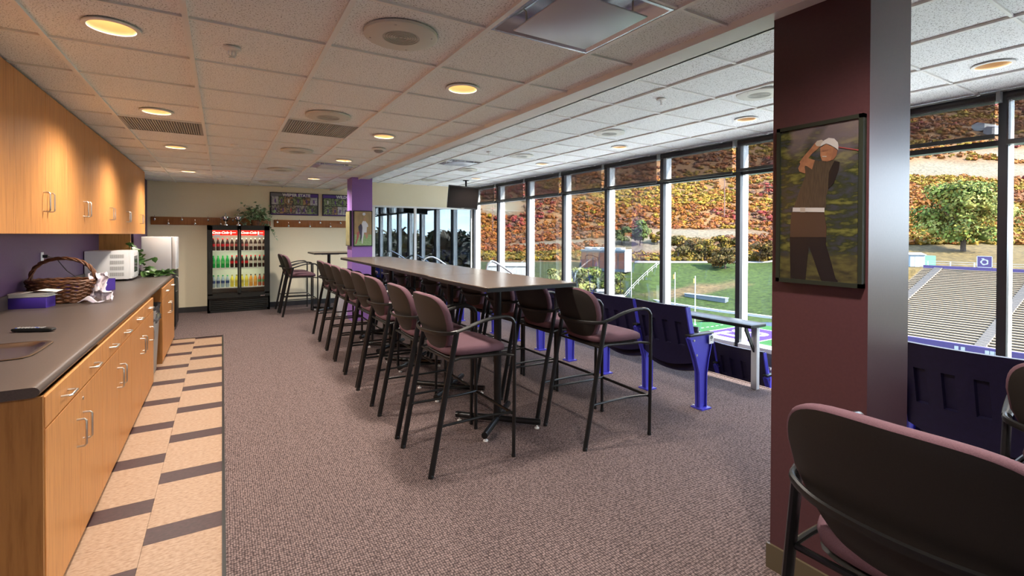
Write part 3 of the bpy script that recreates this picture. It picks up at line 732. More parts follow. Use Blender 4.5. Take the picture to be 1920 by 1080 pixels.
def make_stool():
    r = thing('bar_stool', '', 'bar stool')
    def drop(x, y, z):
        if x > .10: z -= (x-.10)**2*1.3
        if z > 0: z -= .012*max(0, 1-(y/.2)**2)*max(0, 1-((x+.02)/.2)**2)
        return (x, y*(1 - .10*max(0, -x)/.22), z)
    obj('seat', MB().superell(.225, .25, .040, .55, .42, (.055, 0, .748), 36, 12, drop), MAUVE, r, smooth=60)
    obj('seat_pan', MB().superell(.205, .225, .016, .4, .4, (.05, 0, .708), 24, 6), SHELL, r, smooth=60)
    cu = MB(); v1, f1_ = disc(lambda q, p: back_pt(q, p, .030+.020*(1-q**5), 1.0+.0*q)); cu.add(v1, f1_)
    rim = []; n = 48
    for (off, gr) in ((.030, 1.0), (.020, 1.025), (.002, 1.03), (-.010, 1.015), (-.014, .98)):
        rim += [back_pt(1, 2*PI*k/n, off, gr) for k in range(n)]
    fs = []
    for i in range(4):
        for k in range(n): fs.append((i*n+k, i*n+(k+1) % n, (i+1)*n+(k+1) % n, (i+1)*n+k))
    cu.add(rim, fs)
    bk_ = obj('backrest', cu, MAUVE, r, smooth=70)
    sh = MB(); v2, f2_ = disc(lambda q, p: back_pt(q, p, -.014-.014*(1-q**6), .99)); sh.add(v2, f2_)
    e2 = [back_pt(1, 2*PI*k/n, o_, .985) for o_ in (-.014, -.006) for k in range(n)]
    sh.add(e2, [(k, (k+1) % n, n+(k+1) % n, n+k) for k in range(n)])
    obj('back_shell', sh, SHELL, bk_, smooth=70)
    for s in (-1, 1):
        lg = obj('leg', MB().tube(smooth_path([(.29, .272*s, 0), (.292, .276*s, .45), (.292, .276*s, .86), (.284, .278*s, .915), (.255, .279*s, .946), (.20, .276*s, .956)], 5), .0125, 10), BLACKM, r)
        obj('foot_cap', MB().lathe([(.014, 0), (.0155, .01), (.013, .022)], 10, (.29, .272*s, 0)), BLACKP, lg)
        lg = obj('leg', MB().tube([(-.300, .25*s, 0), (-.215, .252*s, .44), (-.128, .258*s, .885)], .0125, 10, .019), BLACKM, r)
        obj('foot_cap', MB().lathe([(.016, 0), (.0175, .01), (.013, .022)], 10, (-.299, .25*s, 0)), BLACKP, lg)
        obj('armrest', MB().tube(smooth_path([(.215, .276*s, .955), (.12, .274*s, .952), (.02, .270*s, .932), (-.07, .264*s, .902), (-.135, .258*s, .884)], 5), [.013]+[.013+.007*math.sin(PI*i/20) for i in range(1, 20)]+[.014], 10, .0115), BLACKP, r)
        obj('seat_rail', MB().tube([(-.165, .252*s, .70), (-.10, .245*s, .712), (.22, .25*s, .700), (.288, .277*s, .69)], .009, 8), BLACKM, r)
        obj('stretcher', MB().tube(smooth_path([(-.243, .251*s, .298), (-.19, .243*s, .303), (.10, .235*s, .302), (.288, .262*s, .298)], 4), .009, 8), BLACKM, r)
    obj('back_band', MB().tube(smooth_path([(-.128, .262, .885), (-.175, .245, .878), (-.232, .15, .872), (-.252, 0, .870), (-.232, -.15, .872), (-.175, -.245, .878), (-.128, -.262, .885)], 5), .008, 8, .013), BLACKP, r)
    obj('footrest', MB().tube([(.289, .272, .292), (.289, -.272, .292)], .011, 10), BLACKM, r)
    obj('rear_brace', MB().tube([(-.160, .252, .70), (-.160, -.252, .70)], .009, 8), BLACKM, r)
    return r
stool0 = make_stool(); used = [False]
def stool(x, y, rz, lab, grp):
    if not used[0]:
        used[0] = True; o = stool0; o.location = (x, y, 0); o.rotation_euler = (0, 0, rz); o['label'] = lab; o['group'] = grp; return o
    return dup(stool0, (x, y, 0), rz, lab, grp)
near = ['nearest the camera', 'second from the camera', 'third from the camera', 'fourth from the camera', 'fifth from the camera', 'sixth from the camera', 'seventh from the camera', 'eighth from the camera', 'ninth from the camera', 'tenth from the camera']
for i, (y, rz) in enumerate([(3.03, .02), (3.69, -.02), (4.46, 0), (5.06, .01), (5.67, 0), (6.27, -.01), (6.87, .0), (7.49, .0)]):
    stool(1.39+.012*i, y, rz, 'mauve bar stool on the cabinet side of the long table, ' + (near[i] if i < 7 else 'farthest from the camera'), 'stools on the cabinet side of the table')
for i, (y, rz) in enumerate([(2.825, -.03), (3.44, 0), (4.03, .01), (4.63, 0), (5.23, 0), (5.84, .01), (6.45, 0), (7.06, 0), (7.66, 0)]):
    stool(2.465, y, rz, 'mauve bar stool on the window side of the long table, ' + (near[i] if i < 8 else 'farthest from the camera'), 'stools on the window side of the table')
stool(1.425, .43, .0, 'mauve bar stool in the foreground, its dark back filling the lower right corner', 'stools by the golfer column')
stool(2.44, .27, 0, 'mauve bar stool cut off by the right edge behind the foreground stool', 'stools by the golfer column')
stool(1.235, 9.82, 0, 'mauve bar stool left of the small far table, nearer the camera', 'stools at the small far table')
stool(1.215, 10.42, 0, 'mauve bar stool left of the small far table, against the far wall', 'stools at the small far table')
stool(2.42, 9.85, 0, 'mauve bar stool right of the small far table behind the violet column', 'stools at the small far table')
# ================================================================== TABLES
ZT_ = 1.152
def table(lab, x0, x1, y0, y1, bx_, by_, grp):
    t_ = thing('bar_table', lab, 'table', (bx_, by_, 0), 0, grp)
    obj('tabletop', MB().box(x0-bx_, x1-bx_, y0-by_+.002, y1-by_-.002, ZT_-.032, ZT_), TABLETOP, t_, bevel=.003, seg=1)
    obj('edge_band', MB().box(x0-bx_-.002, x1-bx_+.002, y0-by_, y1-by_, ZT_-.031, ZT_-.006), BLACKP, t_)
    obj('mounting_plate', MB().box(-.16, .16, -.16, .16, ZT_-.045, ZT_-.032), BLACKM, t_)
    obj('column', MB().tube([(0, 0, .05), (0, 0, ZT_-.04)], .030, 16), BLACKM, t_)
    for a in (PI/4, 3*PI/4):
        dx, dy = .345*math.cos(a), .345*math.sin(a)
        ft = obj('foot', MB().tube([(-dx, -dy, .05), (dx, dy, .05)], .024, 14), BLACKM, t_)
        for s in (-1, 1): obj('glide', MB().lathe([(.018, 0), (.018, .008), (.006, .010), (.006, .03)], 12, (dx*s*.92, dy*s*.92, 0)), WHITE, ft)
    return t_
ye = [2.77, 3.84, 4.78, 5.78, 6.65, 7.53]; by = [3.30, 4.25, 5.33, 6.21, 7.12]
tx = [(1.487, 2.225), (1.51, 2.25), (1.52, 2.26), (1.53, 2.27), (1.53, 2.27)]
for i in range(5):
    table('brown laminate bar table, %s in the long row' % ['nearest the camera', 'second', 'third', 'fourth', 'last and farthest'][i], tx[i][0], tx[i][1], ye[i], ye[i+1], 1.862+.012*i, by[i], 'tables pushed together in a row')
table('small square bar table by the far wall left of the violet column', 1.47, 2.2, 9.55, 10.35, 1.80, 9.95, 'small far table')
# ================================================================== STADIUM SEATS
PLATEW = mat('white_number_plate', (.78, .78, .76), .4)
def make_seat():
    r = thing('stadium_chair', '', 'stadium seat')
    W_ = .585; yb = [-W_/2, -.262, -.228, -.168, -.098, -.038, .038, .098, .168, .228, .262, W_/2]   # slots: 4 columns
    zb = [.40, .46, .54, .75, .80, .86, .885, .893]
    def P(y, z, dx=0): return (-.055-.135*((z-.36)/.53)-.045*(1-(2*y/W_)**2)+dx, y, z-(.055*(1-(2*y/W_)**2) if z < .45 else 0))
    m = MB(); vs = []; fs = []; ny = len(yb)
    for z in zb:
        for y in yb: vs.append(P(y, z))
    slots = {(2, 2), (4, 2), (6, 2), (8, 2)}
    for j in range(len(zb)-1):
        for i in range(ny-1):
            q = (j*ny+i, j*ny+i+1, (j+1)*ny+i+1, (j+1)*ny+i)
            if (i, j) in slots:
                o_ = len(vs)
                for a, (yy, zz) in enumerate([(yb[i]+.006, zb[j]+.008), (yb[i+1]-.006, zb[j]+.008), (yb[i+1]-.006, zb[j+1]-.008), (yb[i]+.006, zb[j+1]-.008)]): vs.append(P(yy, zz, .022))
                for a in range(4): fs.append((q[a], q[(a+1) % 4], o_+(a+1) % 4, o_+a))
                fs.append((o_, o_+1, o_+2, o_+3))
            else: fs.append(q)
    n0 = len(vs)
    for z in zb:
        for y in yb: vs.append(P(y, z, .034))
    for j in range(len(zb)-1):
        for i in range(ny-1): fs.append((n0+j*ny+i, n0+(j+1)*ny+i, n0+(j+1)*ny+i+1, n0+j*ny+i+1))
    edge = [i for i in range(ny)]+[j*ny+ny-1 for j in range(1, len(zb))]+[(len(zb)-1)*ny+i for i in range(ny-2, -1, -1)]+[j*ny for j in range(len(zb)-2, 0, -1)]
    for a in range(len(edge)): b = edge[(a+1) % len(edge)]; fs.append((edge[a], b, n0+b, n0+edge[a]))
    bp = obj('back_panel', m.add(vs, fs), NAVYP, r, smooth=40)
    for s in (-1, 1): obj('side_flange', MB().prism([(P(.29, .44)[0]-.004, .44), (P(.29, .44)[0]+.046, .44), (P(.29, .88)[0]+.046, .885), (P(.29, .88)[0]-.004, .885)], s*W_/2-.006, s*W_/2+.006, 'y'), BLUEM, bp)
    # folded seat pan
    vs = []; fs = []; nn = 12
    for j in range(9):
        t_ = j/8; z = .335+.36*t_
        for i in range(nn+1):
            y = -.262+.524*i/nn; e = 1-(2*y/.56)**2
            vs.append((-.045+.04*math.sin(PI*min(t_*1.3, 1))-.015*e+.05*t_, y, z-.05*e*(1-t_)))
    for j in range(8):
        for i in range(nn): fs.append((j*(nn+1)+i, j*(nn+1)+i+1, (j+1)*(nn+1)+i+1, (j+1)*(nn+1)+i))
    sp_ = obj('folded_seat', MB().add(vs, fs), NAVYP, r, smooth=50); md = sp_.modifiers.new('t', 'SOLIDIFY'); md.thickness = .03
    return r
def make_standard(par, y):
    pts = [(-.045, .012), (.045, .012), (.05, .30), (.075, .42), (.125, .60), (.128, .635), (-.17, .645), (-.175, .62), (-.10, .45), (-.055, .32)]
    s_ = obj('standard', MB().prism(pts, y-.012, y+.012, 'y'), BLUEM, par)
    obj('flange', MB().prism([(-.045, .012), (-.036, .012), (-.045, .32), (-.09, .45), (-.163, .62), (-.175, .62), (-.10, .45), (-.055, .32)], y-.026, y+.026, 'y'), BLUEM, s_)
    obj('flange', MB().prism([(.036, .012), (.045, .012), (.05, .30), (.075, .42), (.128, .61), (.117, .61), (.066, .42), (.041, .30)], y-.026, y+.026, 'y'), BLUEM, s_)
    obj('cap_rail', MB().box(-.18, .135, y-.03, y+.03, .637, .655), BLACKP, s_, bevel=.006)
    obj('foot_plate', MB().box(-.06, .06, y-.06, y+.06, 0, .012), BLUEM, s_)
    for a in (-.04, .04): obj('bolt', MB().lathe([(.011, .012), (.011, .02), (.005, .024)], 6, (a, y+.045, 0)), STEEL, s_)
    for x, z in ((-.115, .60), (-.08, .47)): obj('bolt', MB().tube([(x, y-.020, z), (x, y+.020, z)], .010, 8), STEEL, s_)
    return s_
seat0 = make_seat(); make_standard(seat0, -.305)
def seat(x, y, z, lab, grp, first_=False):
    if first_: o = seat0; o.location = (x, y, z); o['label'] = lab; o['group'] = grp
    else: o = dup(seat0, (x, y, z), 0, lab, grp)
    return o
XS = 3.565; y = 2.715+.305
for i in range(11):
    lab = 'navy folded stadium seat in the back row, ' + (['at the near end with the number plate', 'second from the near end', 'third from the near end', 'fourth from the near end', 'fifth from the near end', 'sixth from the near end', 'seventh from the near end', 'eighth from the near end', 'ninth from the near end', 'tenth from the near end', 'at the far end'][i])
    o = seat(XS, y+i*.614, 0, lab, 'back row of stadium seats', i == 0)
    if i == 0:
        seat_near = o
        e0 = len(o.children)
    if i == 10: make_standard(o, .309)
seatR = [seat(XS, .935, 0, 'navy folded stadium seat right of the golfer column', 'back row of stadium seats right of the column'), seat(XS, .321, 0, 'navy folded stadium seat at the right edge behind the stool', 'back row of stadium seats right of the column')]
make_standard(seatR[0], .309)
for i in range(6):
    o = seat(5.06, 3.24+i*.6, ZLOW, 'navy stadium seat on the lower step by the window, ' + ['at the near end', 'second from the near end', 'third from the near end', 'fourth from the near end', 'fifth from the near end', 'at the far end'][i], 'lower row of stadium seats')
npl = obj('number_plate', MB().box(.062, .122, -.338, -.334, .555, .63), PLATEW, None)
npl.parent = seat_near
text('number', '8', .07, BLACKP, npl, Matrix.Translation((.092, -.3385, .593)) @ Euler((PI/2, 0, 0)).to_matrix().to_4x4(), .0006, 0, .002)
# drink rail
dr_ = thing('drink_rail', 'long black drink rail on posts in front of the back row of seats', 'counter', (4.4, 5.6, 0))
obj('rail_top', MB().box(4.26, 4.51, 2.70, 7.7, .618, .652), BLACKP, dr_, bevel=.006)
LG = mat('light_grey_post', (.62, .63, .63), .4)
for y in (2.78, 4.4, 6.0, 7.6):
    po = obj('post', MB().box(4.435, 4.485, y-.03, y+.03, 0, .618), LG, dr_, bevel=.004)
    obj('bracket', MB().prism([(4.435, .40), (4.435, .36), (4.29, .585), (4.29, .618), (4.32, .618)], y-.008, y+.008, 'y'), BLACKM, po)
settle(dr_)
# step handrails
RAILM = mat('satin_rail', (.70, .72, .76), .25, .7)
def handrail(lab, pts):
    h_ = thing('handrail', lab, 'handrail', (pts[0][0], pts[0][1], 0), 0, 'handrails of the window steps')
    obj('rail_tube', MB().tube(smooth_path(pts, 6), .021, 12), RAILM, h_)
    obj('base_flange', MB().lathe([(.05, 0), (.05, .008), (.025, .012)], 16, pts[0]), RAILM, h_)
    e = pts[-1]; obj('base_flange', MB().lathe([(.05, 0), (.05, .008), (.025, .012)], 16, (e[0], e[1], ZLOW)), RAILM, h_)
    settle(h_)
handrail('bent grey metal handrail of the steps beside the far glass wall', [(3.93, 10.5, 0), (3.93, 10.5, .5), (3.94, 10.5, .83), (4.03, 10.5, .955), (4.2, 10.5, .975), (4.44, 10.5, .84), (4.9, 10.5, .52), (5.02, 10.5, .40), (5.04, 10.5, .2), (5.04, 10.5, ZLOW)])
handrail('bent grey metal handrail of the steps before the second far window', [(4.215, 7.9, 0), (4.215, 7.9, .5), (4.22, 7.9, .87), (4.28, 7.9, .975), (4.37, 7.9, .995), (4.68, 7.9, .82), (4.78, 7.9, .74), (4.84, 7.9, .6), (4.85, 7.9, .2), (4.85, 7.9, ZLOW)])
# ================================================================== DRINKS COOLER
cl = thing('drinks_cooler', 'black two-door glass drinks cooler with lit red header by the far wall', 'cooler', (.287, 10.87, 0))
X0, X1, Y0, Y1 = -.242, .816, 10.68, 11.04
COOLB = mat('cooler_black', (.015, .017, .016), .3)
obj('cabinet', MB().box(X0, X0+.05, Y0+.03, Y1, 0, 1.67).box(X1-.05, X1, Y0+.03, Y1, 0, 1.67).box(X0, X1, Y0+.03, Y1, 1.60, 1.67).box(X0, X1, Y1-.03, Y1, 0, 1.67).box(X0, X1, Y0+.06, Y1, 0, .36), COOLB, cl)
obj('inner_lining', MB().box(X0+.05, X1-.05, Y1-.04, Y1-.031, .36, 1.60), mat('cooler_lining', (.72, .72, .60), .5), cl)
xm = (X0+X1)/2; RED = emitter('lit_red_header', (.9, .02, .012), 1.0); WHT = emitter('lit_white_lettering', (1, .86, .62), 1.3)
for a, b in ((X0+.012, xm-.002), (xm+.002, X1-.012)):
    d = obj('door_frame', MB().box(a, a+.075 if a < 0 else a+.03, Y0, Y0+.03, .335, 1.655).box(b-.03 if a < 0 else b-.085, b, Y0, Y0+.03, .335, 1.655).box(a, b, Y0, Y0+.03, 1.575, 1.655).box(a, b, Y0, Y0+.03, .275, .36), COOLB, cl)
    la, lb = (a+.075, b-.03) if a < 0 else (a+.03, b-.085)
    obj('glass_pane', MB().box(la, lb, Y0+.012, Y0+.016, .36, 1.575), GLASS, d, smooth=0)
    hd = obj('lit_header', MB().box(la, lb, Y0+.03, Y0+.05, 1.475, 1.572), RED, cl)
    w_ = lb-la
    mw_ = lambda x, z: Matrix.Translation((x, Y0+.0285, z)) @ Euler((PI/2, 0, 0)).to_matrix().to_4x4()
    text('script_lettering', 'Coca-Cola', .062, WHT, hd, mw_(la+.125, 1.527), .0006, .35, .0016)
    obj('bottle_mark', MB().lathe([(.004, 0), (.011, .004), (.009, .02), (.012, .035), (.005, .05), (.004, .06)], 8, (la+w_*.74, Y0+.028, 1.495)), WHT, hd)
    obj('dash_mark', MB().box(la+w_*.57, la+w_*.69, Y0+.0285, Y0+.030, 1.522, 1.530).box(la+w_*.79, la+w_*.94, Y0+.0285, Y0+.030, 1.522, 1.530), WHT, hd)
    obj('price_tag', MB().box(la+.03 if a < 0 else lb-.12, la+.12 if a < 0 else lb-.03, Y0-.002, Y0+.0, 1.445, 1.49).box(la+.03 if a < 0 else lb-.12, la+.12 if a < 0 else lb-.03, Y0-.002, Y0+.014, 1.449, 1.452), mat('tag_white', (.6, .6, .66), .5), d)
obj('door_handle', MB().box(X0+.03, X0+.045, Y0-.015, Y0, .75, 1.15), COOLB, cl, bevel=.004)
for i in range(6):
    z = .055+i*.036
    obj('grille_slat', MB().box(X0+.03, X1-.03, Y0+.028, Y0+.06, z, z+.02), COOLB, cl, bevel=.003)
obj('kick_panel', MB().box(X0, X1, Y0+.03, Y0+.06, 0, .045).box(X0, X0+.03, Y0+.03, Y0+.06, 0, .28).box(X1-.03, X1, Y0+.03, Y0+.06, 0, .28), COOLB, cl)
obj('badge', MB().box(X1-.17, X1-.09, Y0-.002, Y0, .283, .297), CHROME, cl)
SHZ = (1.185, .853, .478)
for z in SHZ: obj('wire_shelf', MB().box(X0+.055, X1-.055, Y0+.045, Y1-.045, z-.02, z), mat('shelf_white', (.75, .76, .66), .4), cl)
settle(cl)
for k, z in enumerate((1.46, 1.15, .82)):
    ld = bpy.data.lights.new('cooler_tube', 'AREA'); ld.shape = 'RECTANGLE'; ld.size = .85; ld.size_y = .04; ld.energy = .55; ld.color = (.95, 1, .78)
    lo = bpy.data.objects.new('cooler_tube', ld); COL.objects.link(lo); lo.location = (xm, Y0+.06, z); lo.rotation_euler = (.7, 0, 0); lo.parent = cl; lo.matrix_parent_inverse = Matrix.Translation(-cl.location)
prof = [(.027, 0), (.031, .006), (.032, .05), (.029, .085), (.032, .12), (.029, .15), (.017, .19), (.0125, .205), (.0125, .215)]
BM = MB().lathe(prof, 12).mesh('bottle_body', 50); LBM = MB().lathe([(.0328, .078), (.0328, .128)], 12, cap=False).mesh('bottle_label', 50); CM = MB().lathe([(.0145, .212), (.0145, .232), (.012, .235)], 10).mesh('bottle_cap', 40)
def bottle(x, y, z, lab, cb, clb, cc, grp):
    def M_(n_, c, e=0): return mat(n_, c, .15)
    r = thing('drink_bottle', lab, 'bottle', (x, y, z), 0, grp)
    for nm, me, c in (('bottle_body', BM, cb), ('label_band', LBM, clb), ('bottle_cap', CM, cc)):
        o = bpy.data.objects.new(nm, me); COL.objects.link(o); o.parent = r
        if len(me.materials) == 0: me.materials.append(None)
        o.material_slots[0].link = 'OBJECT'; o.material_slots[0].material = mat('%s_%.2f_%.2f_%.2f' % ((nm,)+c), c, .15)
CO = (.05, .02, .015); RD = (.6, .02, .02); GR = (.02, .36, .07); WHc = (.75, .75, .7)
rows = [[(CO, RD, RD, 'dark cola with red label')]*4+[(CO, (.45, .1, .08), (.5, .5, .45), 'dark cola with muted red label')]*4+[(CO, (.62, .52, .42), (.6, .6, .5), 'dark cola with pale label')]*4,
        [(GR, (.1, .5, .12), GR, 'green soda')]*4+[(CO, RD, RD, 'dark cola with red label')]*4+[(CO, (.66, .6, .48), RD, 'dark cola with pale label and red cap')]*4,
        [((.35, .45, .5), (.04, .08, .22), (.03, .35, .1), 'clear water with navy label')]*4+[((.85, .72, .08), (.75, .62, .1), (.35, .3, .08), 'yellow lemonade')]*4+[((.8, .36, .05), (.8, .45, .1), (.1, .08, .05), 'orange juice')]*2+[((.45, .12, .06), (.12, .3, .08), (.1, .08, .05), 'red juice with green label')]*2]
for r_, (z, row) in enumerate(zip(SHZ, rows)):
    for i, (cb, lb_, cc, nm) in enumerate(row):
        x = X0+.105+i*.0765+(.012 if i > 5 else -.004)
        bottle(x, Y0+.10, z, 'bottle of %s, %s from left, %s cooler shelf' % (nm, ORD[i], ['top', 'middle', 'bottom'][r_]), cb, lb_, cc, 'bottles on the %s cooler shelf' % ['top', 'middle', 'bottom'][r_])
# trophies on the cooler
for x, w_ in ((.06, 'left of the other one'), (.275, 'next to the potted ivy')):
    tr = thing('trophy_cup', 'silver trophy cup on top of the drinks cooler, ' + w_, 'trophy', (x, 10.80, 1.67), .3, 'trophy cups on the cooler')
    obj('cup', MB().lathe([(.045, 0), (.045, .012), (.022, .022), (.010, .05), (.012, .065), (.035, .085), (.055, .12), (.06, .165), (.056, .168), (.05, .13)], 20), CHROME, tr)
    obj('lid', MB().lathe([(.06, .166), (.045, .185), (.015, .195), (.008, .215), (.013, .225), (.004, .24)], 20), CHROME, tr)
    for s in (-1, 1): obj('handle', MB().tube([(.05*s, 0, .155), (.085*s, 0, .15), (.085*s, 0, .12), (.045*s, 0, .11)], .005, 6), CHROME, tr)
iv = thing('potted_ivy', 'bushy green ivy in a brown basket pot on top of the drinks cooler', 'plant', (.565, 10.84, 1.67))
obj('pot', MB().lathe([(.07, 0), (.095, .10), (.10, .11), (.09, .105), (.08, .06)], 20), WICK, iv)
IV = noisy('ivy_leaf', (.09, .20, .09), (.32, .44, .24), 30, .45); IVM = leaf_mesh(IV, .07, .06)
pts = [(random.gauss(0, .13), min(random.gauss(-.03, .07), .1), .12+abs(random.gauss(.08, .10))) for _ in range(230)]
pts += [(.16+.2*u+random.gauss(0, .01), -.12+random.gauss(0, .015), .04-.30*u*u) for u in np.linspace(0, 1, 16)]
pts += [(-.1-.15*u, -.1+random.gauss(0, .02), .05) for u in np.linspace(0, 1, 8)]
add_leaves(iv, [(min(max(a, -.32), .4), max(b, -.17), c if (a > .255) else max(c, .012)) for a, b, c in pts], 1., IVM)
obj('vine', MB().tube([(.05, -.05, .10), (.17, -.12, .05), (.26, -.135, -.04), (.35, -.13, -.24)], .003, 5), MATS['vine_green'], iv)
# ================================================================== COAT RACKS
def rack(lab, x0, x1, z0, z1, w_):
    k = thing('coat_rack', lab, 'coat rack', ((x0+x1)/2, YW, z0), 0, 'wooden coat racks')
    obj('board', MB().box(x0, x1, YW-.022, YW, z0, z1), OAKB, k, bevel=.008)
    n_ = int((x1-x0-.1)/.2085)+1
    for i in range(n_):
        x = x0+.065+i*.2085; z = (z1-.03) if i % 2 == 0 else (z0+.045)
        h_ = obj('hook', MB().tube([(x, YW-.022, z), (x, YW-.05, z-.005), (x, YW-.065, z+.03), (x, YW-.06, z+.055)], .005, 6).tube([(x, YW-.022, z-.012), (x, YW-.045, z-.03)], .006, 6), CHROME, k)
        obj('hook_knob', MB().superell(.020, .018, .026, 1, 1, (x, YW-.055, z-.022), 10, 8), CHROME, h_)
    settle(k)
rack('brown wooden coat rack with silver hooks behind the drinks cooler', -1.13, .863, 1.672, 1.822, 0)
rack('brown wooden coat rack with silver hooks right of the drinks cooler', .915, 2.88, 1.648, 1.80, 1)
# ================================================================== POSTERS
def photo_patch(name, parent, x0, x1, z0, z1, y, c1, c2, sc=40):
    m = noisy(name+'_%d' % (len(MATS)), c1, c2, sc, .35, 'pos', lo=.42, hi=.58, detail=2)
    return obj('photo', MB().box(x0, x1, y-.001, y, z0, z1), m, parent, smooth=0)
def collage(lab, x0, x1, z0, z1, title, band, tx_):
    k = thing('collage_poster', lab, 'poster', ((x0+x1)/2, YW, z0), 0, 'sports collages on the far wall')
    y = YW-.03
    obj('frame', MB().box(x0, x1, y, YW, z0, z1), BLACKM, k)
    obj('backing', MB().box(x0+.015, x1-.015, y-.002, y, z0+.015, z1-.015), mat('poster_black', (.03, .028, .03), .35), k)
    h = z1-z0; w_ = x1-x0
    for a, b, c_ in band: obj('title_band', MB().box(x0+.015+a*(w_-.03), x0+.015+b*(w_-.03), y-.003, y-.002, z1-.02-h*.15, z1-.016), c_, k)
    text('title', title, .085, mat('poster_white', (.75, .74, .72), .4), k, Matrix.Translation((tx_, y-.0045, z1-.018-h*.075)) @ Euler((PI/2, 0, 0)).to_matrix().to_4x4(), .0005, 0, .004)
    rnd = random.Random(title); pal = [((.42, .26, .12), (.10, .08, .07)), ((.40, .36, .3), (.09, .08, .08)), ((.28, .36, .16), (.08, .09, .06)), ((.6, .58, .55), (.12, .11, .11)), ((.38, .3, .2), (.06, .06, .06)), ((.5, .5, .5), (.07, .07, .07)), ((.52, .5, .5), (.3, .3, .31))]
    for r_ in range(2):
        x = x0+.03
        while x < x1-.08:
            ww = rnd.uniform(.10, .20); ww = min(ww, x1-.02-x); zz0 = z0+.03+(1-r_)*h*.40; zz1 = zz0+h*.37
            c_ = pal[rnd.randrange(len(pal))]
            photo_patch('collage_photo', k, x, x+ww-.006, zz0, zz1, y-.002, c_[0], c_[1], rnd.uniform(18, 40)); 
            fx = x+ww*.5
            obj('figure', MB().superell(.014, .0006, .045, 1, 1, (fx, y-.0036, (zz0+zz1)/2-.01), 10, 8), mat('fig_%d' % rnd.randrange(5), [(.6, .58, .56), (.12, .05, .25), (.5, .1, .08), (.65, .6, .5), (.08, .08, .09)][rnd.randrange(5)], .5), k)
            x += ww
    obj('foot_strip', MB().box(x0+.02, x1-.02, y-.003, y-.002, z0+.012, z0+.026), mat('poster_purple', (.10, .04, .28), .4), k)
    settle(k)
PP = mat('poster_purple', (.10, .04, .28), .4); PG = mat('poster_grey', (.16, .16, .17), .4)
collage('wide sports photo collage titled WEBER STATE above the coat rack', .845, 1.783, 1.90, 2.37, 'WEBER STATE', [(0, .30, PG), (.30, 1, PP)], 1.35)
collage('wide sports photo collage titled WILDCATS partly hidden by the violet column', 1.86, 2.80, 1.90, 2.37, 'WILDCATS', [(0, 1, PP)], 2.36)
# ---- golfer picture on the near column
gp = thing('golfer_picture', 'large framed picture of a golfer in white cap on the plum column', 'picture', (2.12, 1.045, 1.30))
gx = 2.095
obj('frame', MB().box(gx-.004, 2.119, .878, 1.212, 1.298, 1.315).box(gx-.004, 2.119, .878, 1.212, 1.952, 1.968).box(gx-.004, 2.119, .878, .893, 1.298, 1.968).box(gx-.004, 2.119, 1.197, 1.212, 1.298, 1.968), mat('dark_green_frame', (.018, .02, .013), .6, spec=.2), gp)
PR = mat('picture_foliage', (.1, .1, .05), .22); t = PR.node_tree
n1 = N(t, 'ShaderNodeTexNoise'); n1.inputs['Scale'].default_value = 16; n1.inputs['Detail'].default_value = 5
t.links.new(coords(t, 'pos', (1, 1, 2.6)), n1.inputs['Vector'])
n2 = N(t, 'ShaderNodeTexNoise'); n2.inputs['Scale'].default_value = 5.5; t.links.new(coords(t, 'pos', (1, 1, 1)), n2.inputs['Vector'])
cA = ramp(t, n1.outputs['Fac'], [(.36, (.030, .032, .042)), (.5, (.022, .026, .011)), (.66, (.105, .105, .026))])
sp_ = N(t, 'ShaderNodeSeparateXYZ'); t.links.new(N(t, 'ShaderNodeNewGeometry').outputs['Position'], sp_.inputs[0])
def band(sock, a, b):
    r_ = N(t, 'ShaderNodeMapRange'); r_.inputs[1].default_value = a; r_.inputs[2].default_value = b; t.links.new(sock, r_.inputs[0]); return r_.outputs[0]
def mixc(fac, c1_, c2_):
    m_ = N(t, 'ShaderNodeMixRGB'); t.links.new(fac, m_.inputs[0])
    for i_, c_ in ((1, c1_), (2, c2_)):
        if isinstance(c_, tuple): m_.inputs[i_].default_value = (*c_, 1)
        else: t.links.new(c_, m_.inputs[i_])
    return m_.outputs[0]
sky_ = N(t, 'ShaderNodeMath', operation='MULTIPLY'); t.links.new(band(sp_.outputs['Z'], 1.72, 1.98), sky_.inputs[0]); t.links.new(band(n2.outputs['Fac'], .45, .56), sky_.inputs[1])
cB = mixc(sky_.outputs[0], cA, (.13, .10, .105))
low = band(sp_.outputs['Z'], 1.44, 1.40)
grs = ramp(t, n1.outputs['Fac'], [(.35, (.032, .028, .016)), (.65, (.09, .08, .026))])
t.links.new(mixc(low, cB, grs), B(PR).inputs['Base Color'])
obj('print', MB().box(gx+.004, 2.118, .89, 1.20, 1.31, 1.958), PR, gp, smooth=0)
def gpoly(name, pts, m, k):
    flat(name, [on(1440+x/3.179, 210+y/3.176, 'x', gx+.0036-.0006*k) for x, y in pts], m, gp)
SH_ = noisy('print_brown_shirt', (.036, .026, .019), (.055, .04, .026), 60, .22, 'pos', (1, 6, .4)); TRS = mat('print_dark_trousers', (.014, .011, .010), .22); SK = noisy('print_skin', (.25, .115, .06), (.17, .075, .04), 30, .22, 'pos')
gpoly('print_trousers', [(140, 595), (335, 595), (350, 690), (345, 790), (375, 890), (402, 990), (415, 1005), (413, 1026), (325, 1022), (300, 960), (280, 900), (245, 800), (235, 880), (222, 1015), (135, 1008), (132, 900), (130, 750)], TRS, 1)
gpoly('print_trousers_lit', [(140, 596), (335, 596), (349, 690), (347, 745), (131, 745), (133, 680)], mat('print_brown_trousers', (.05, .03, .02), .22), 2)
gpoly('print_arm', [(180, 335), (195, 305), (222, 322), (222, 366), (187, 355)], SK, 2)
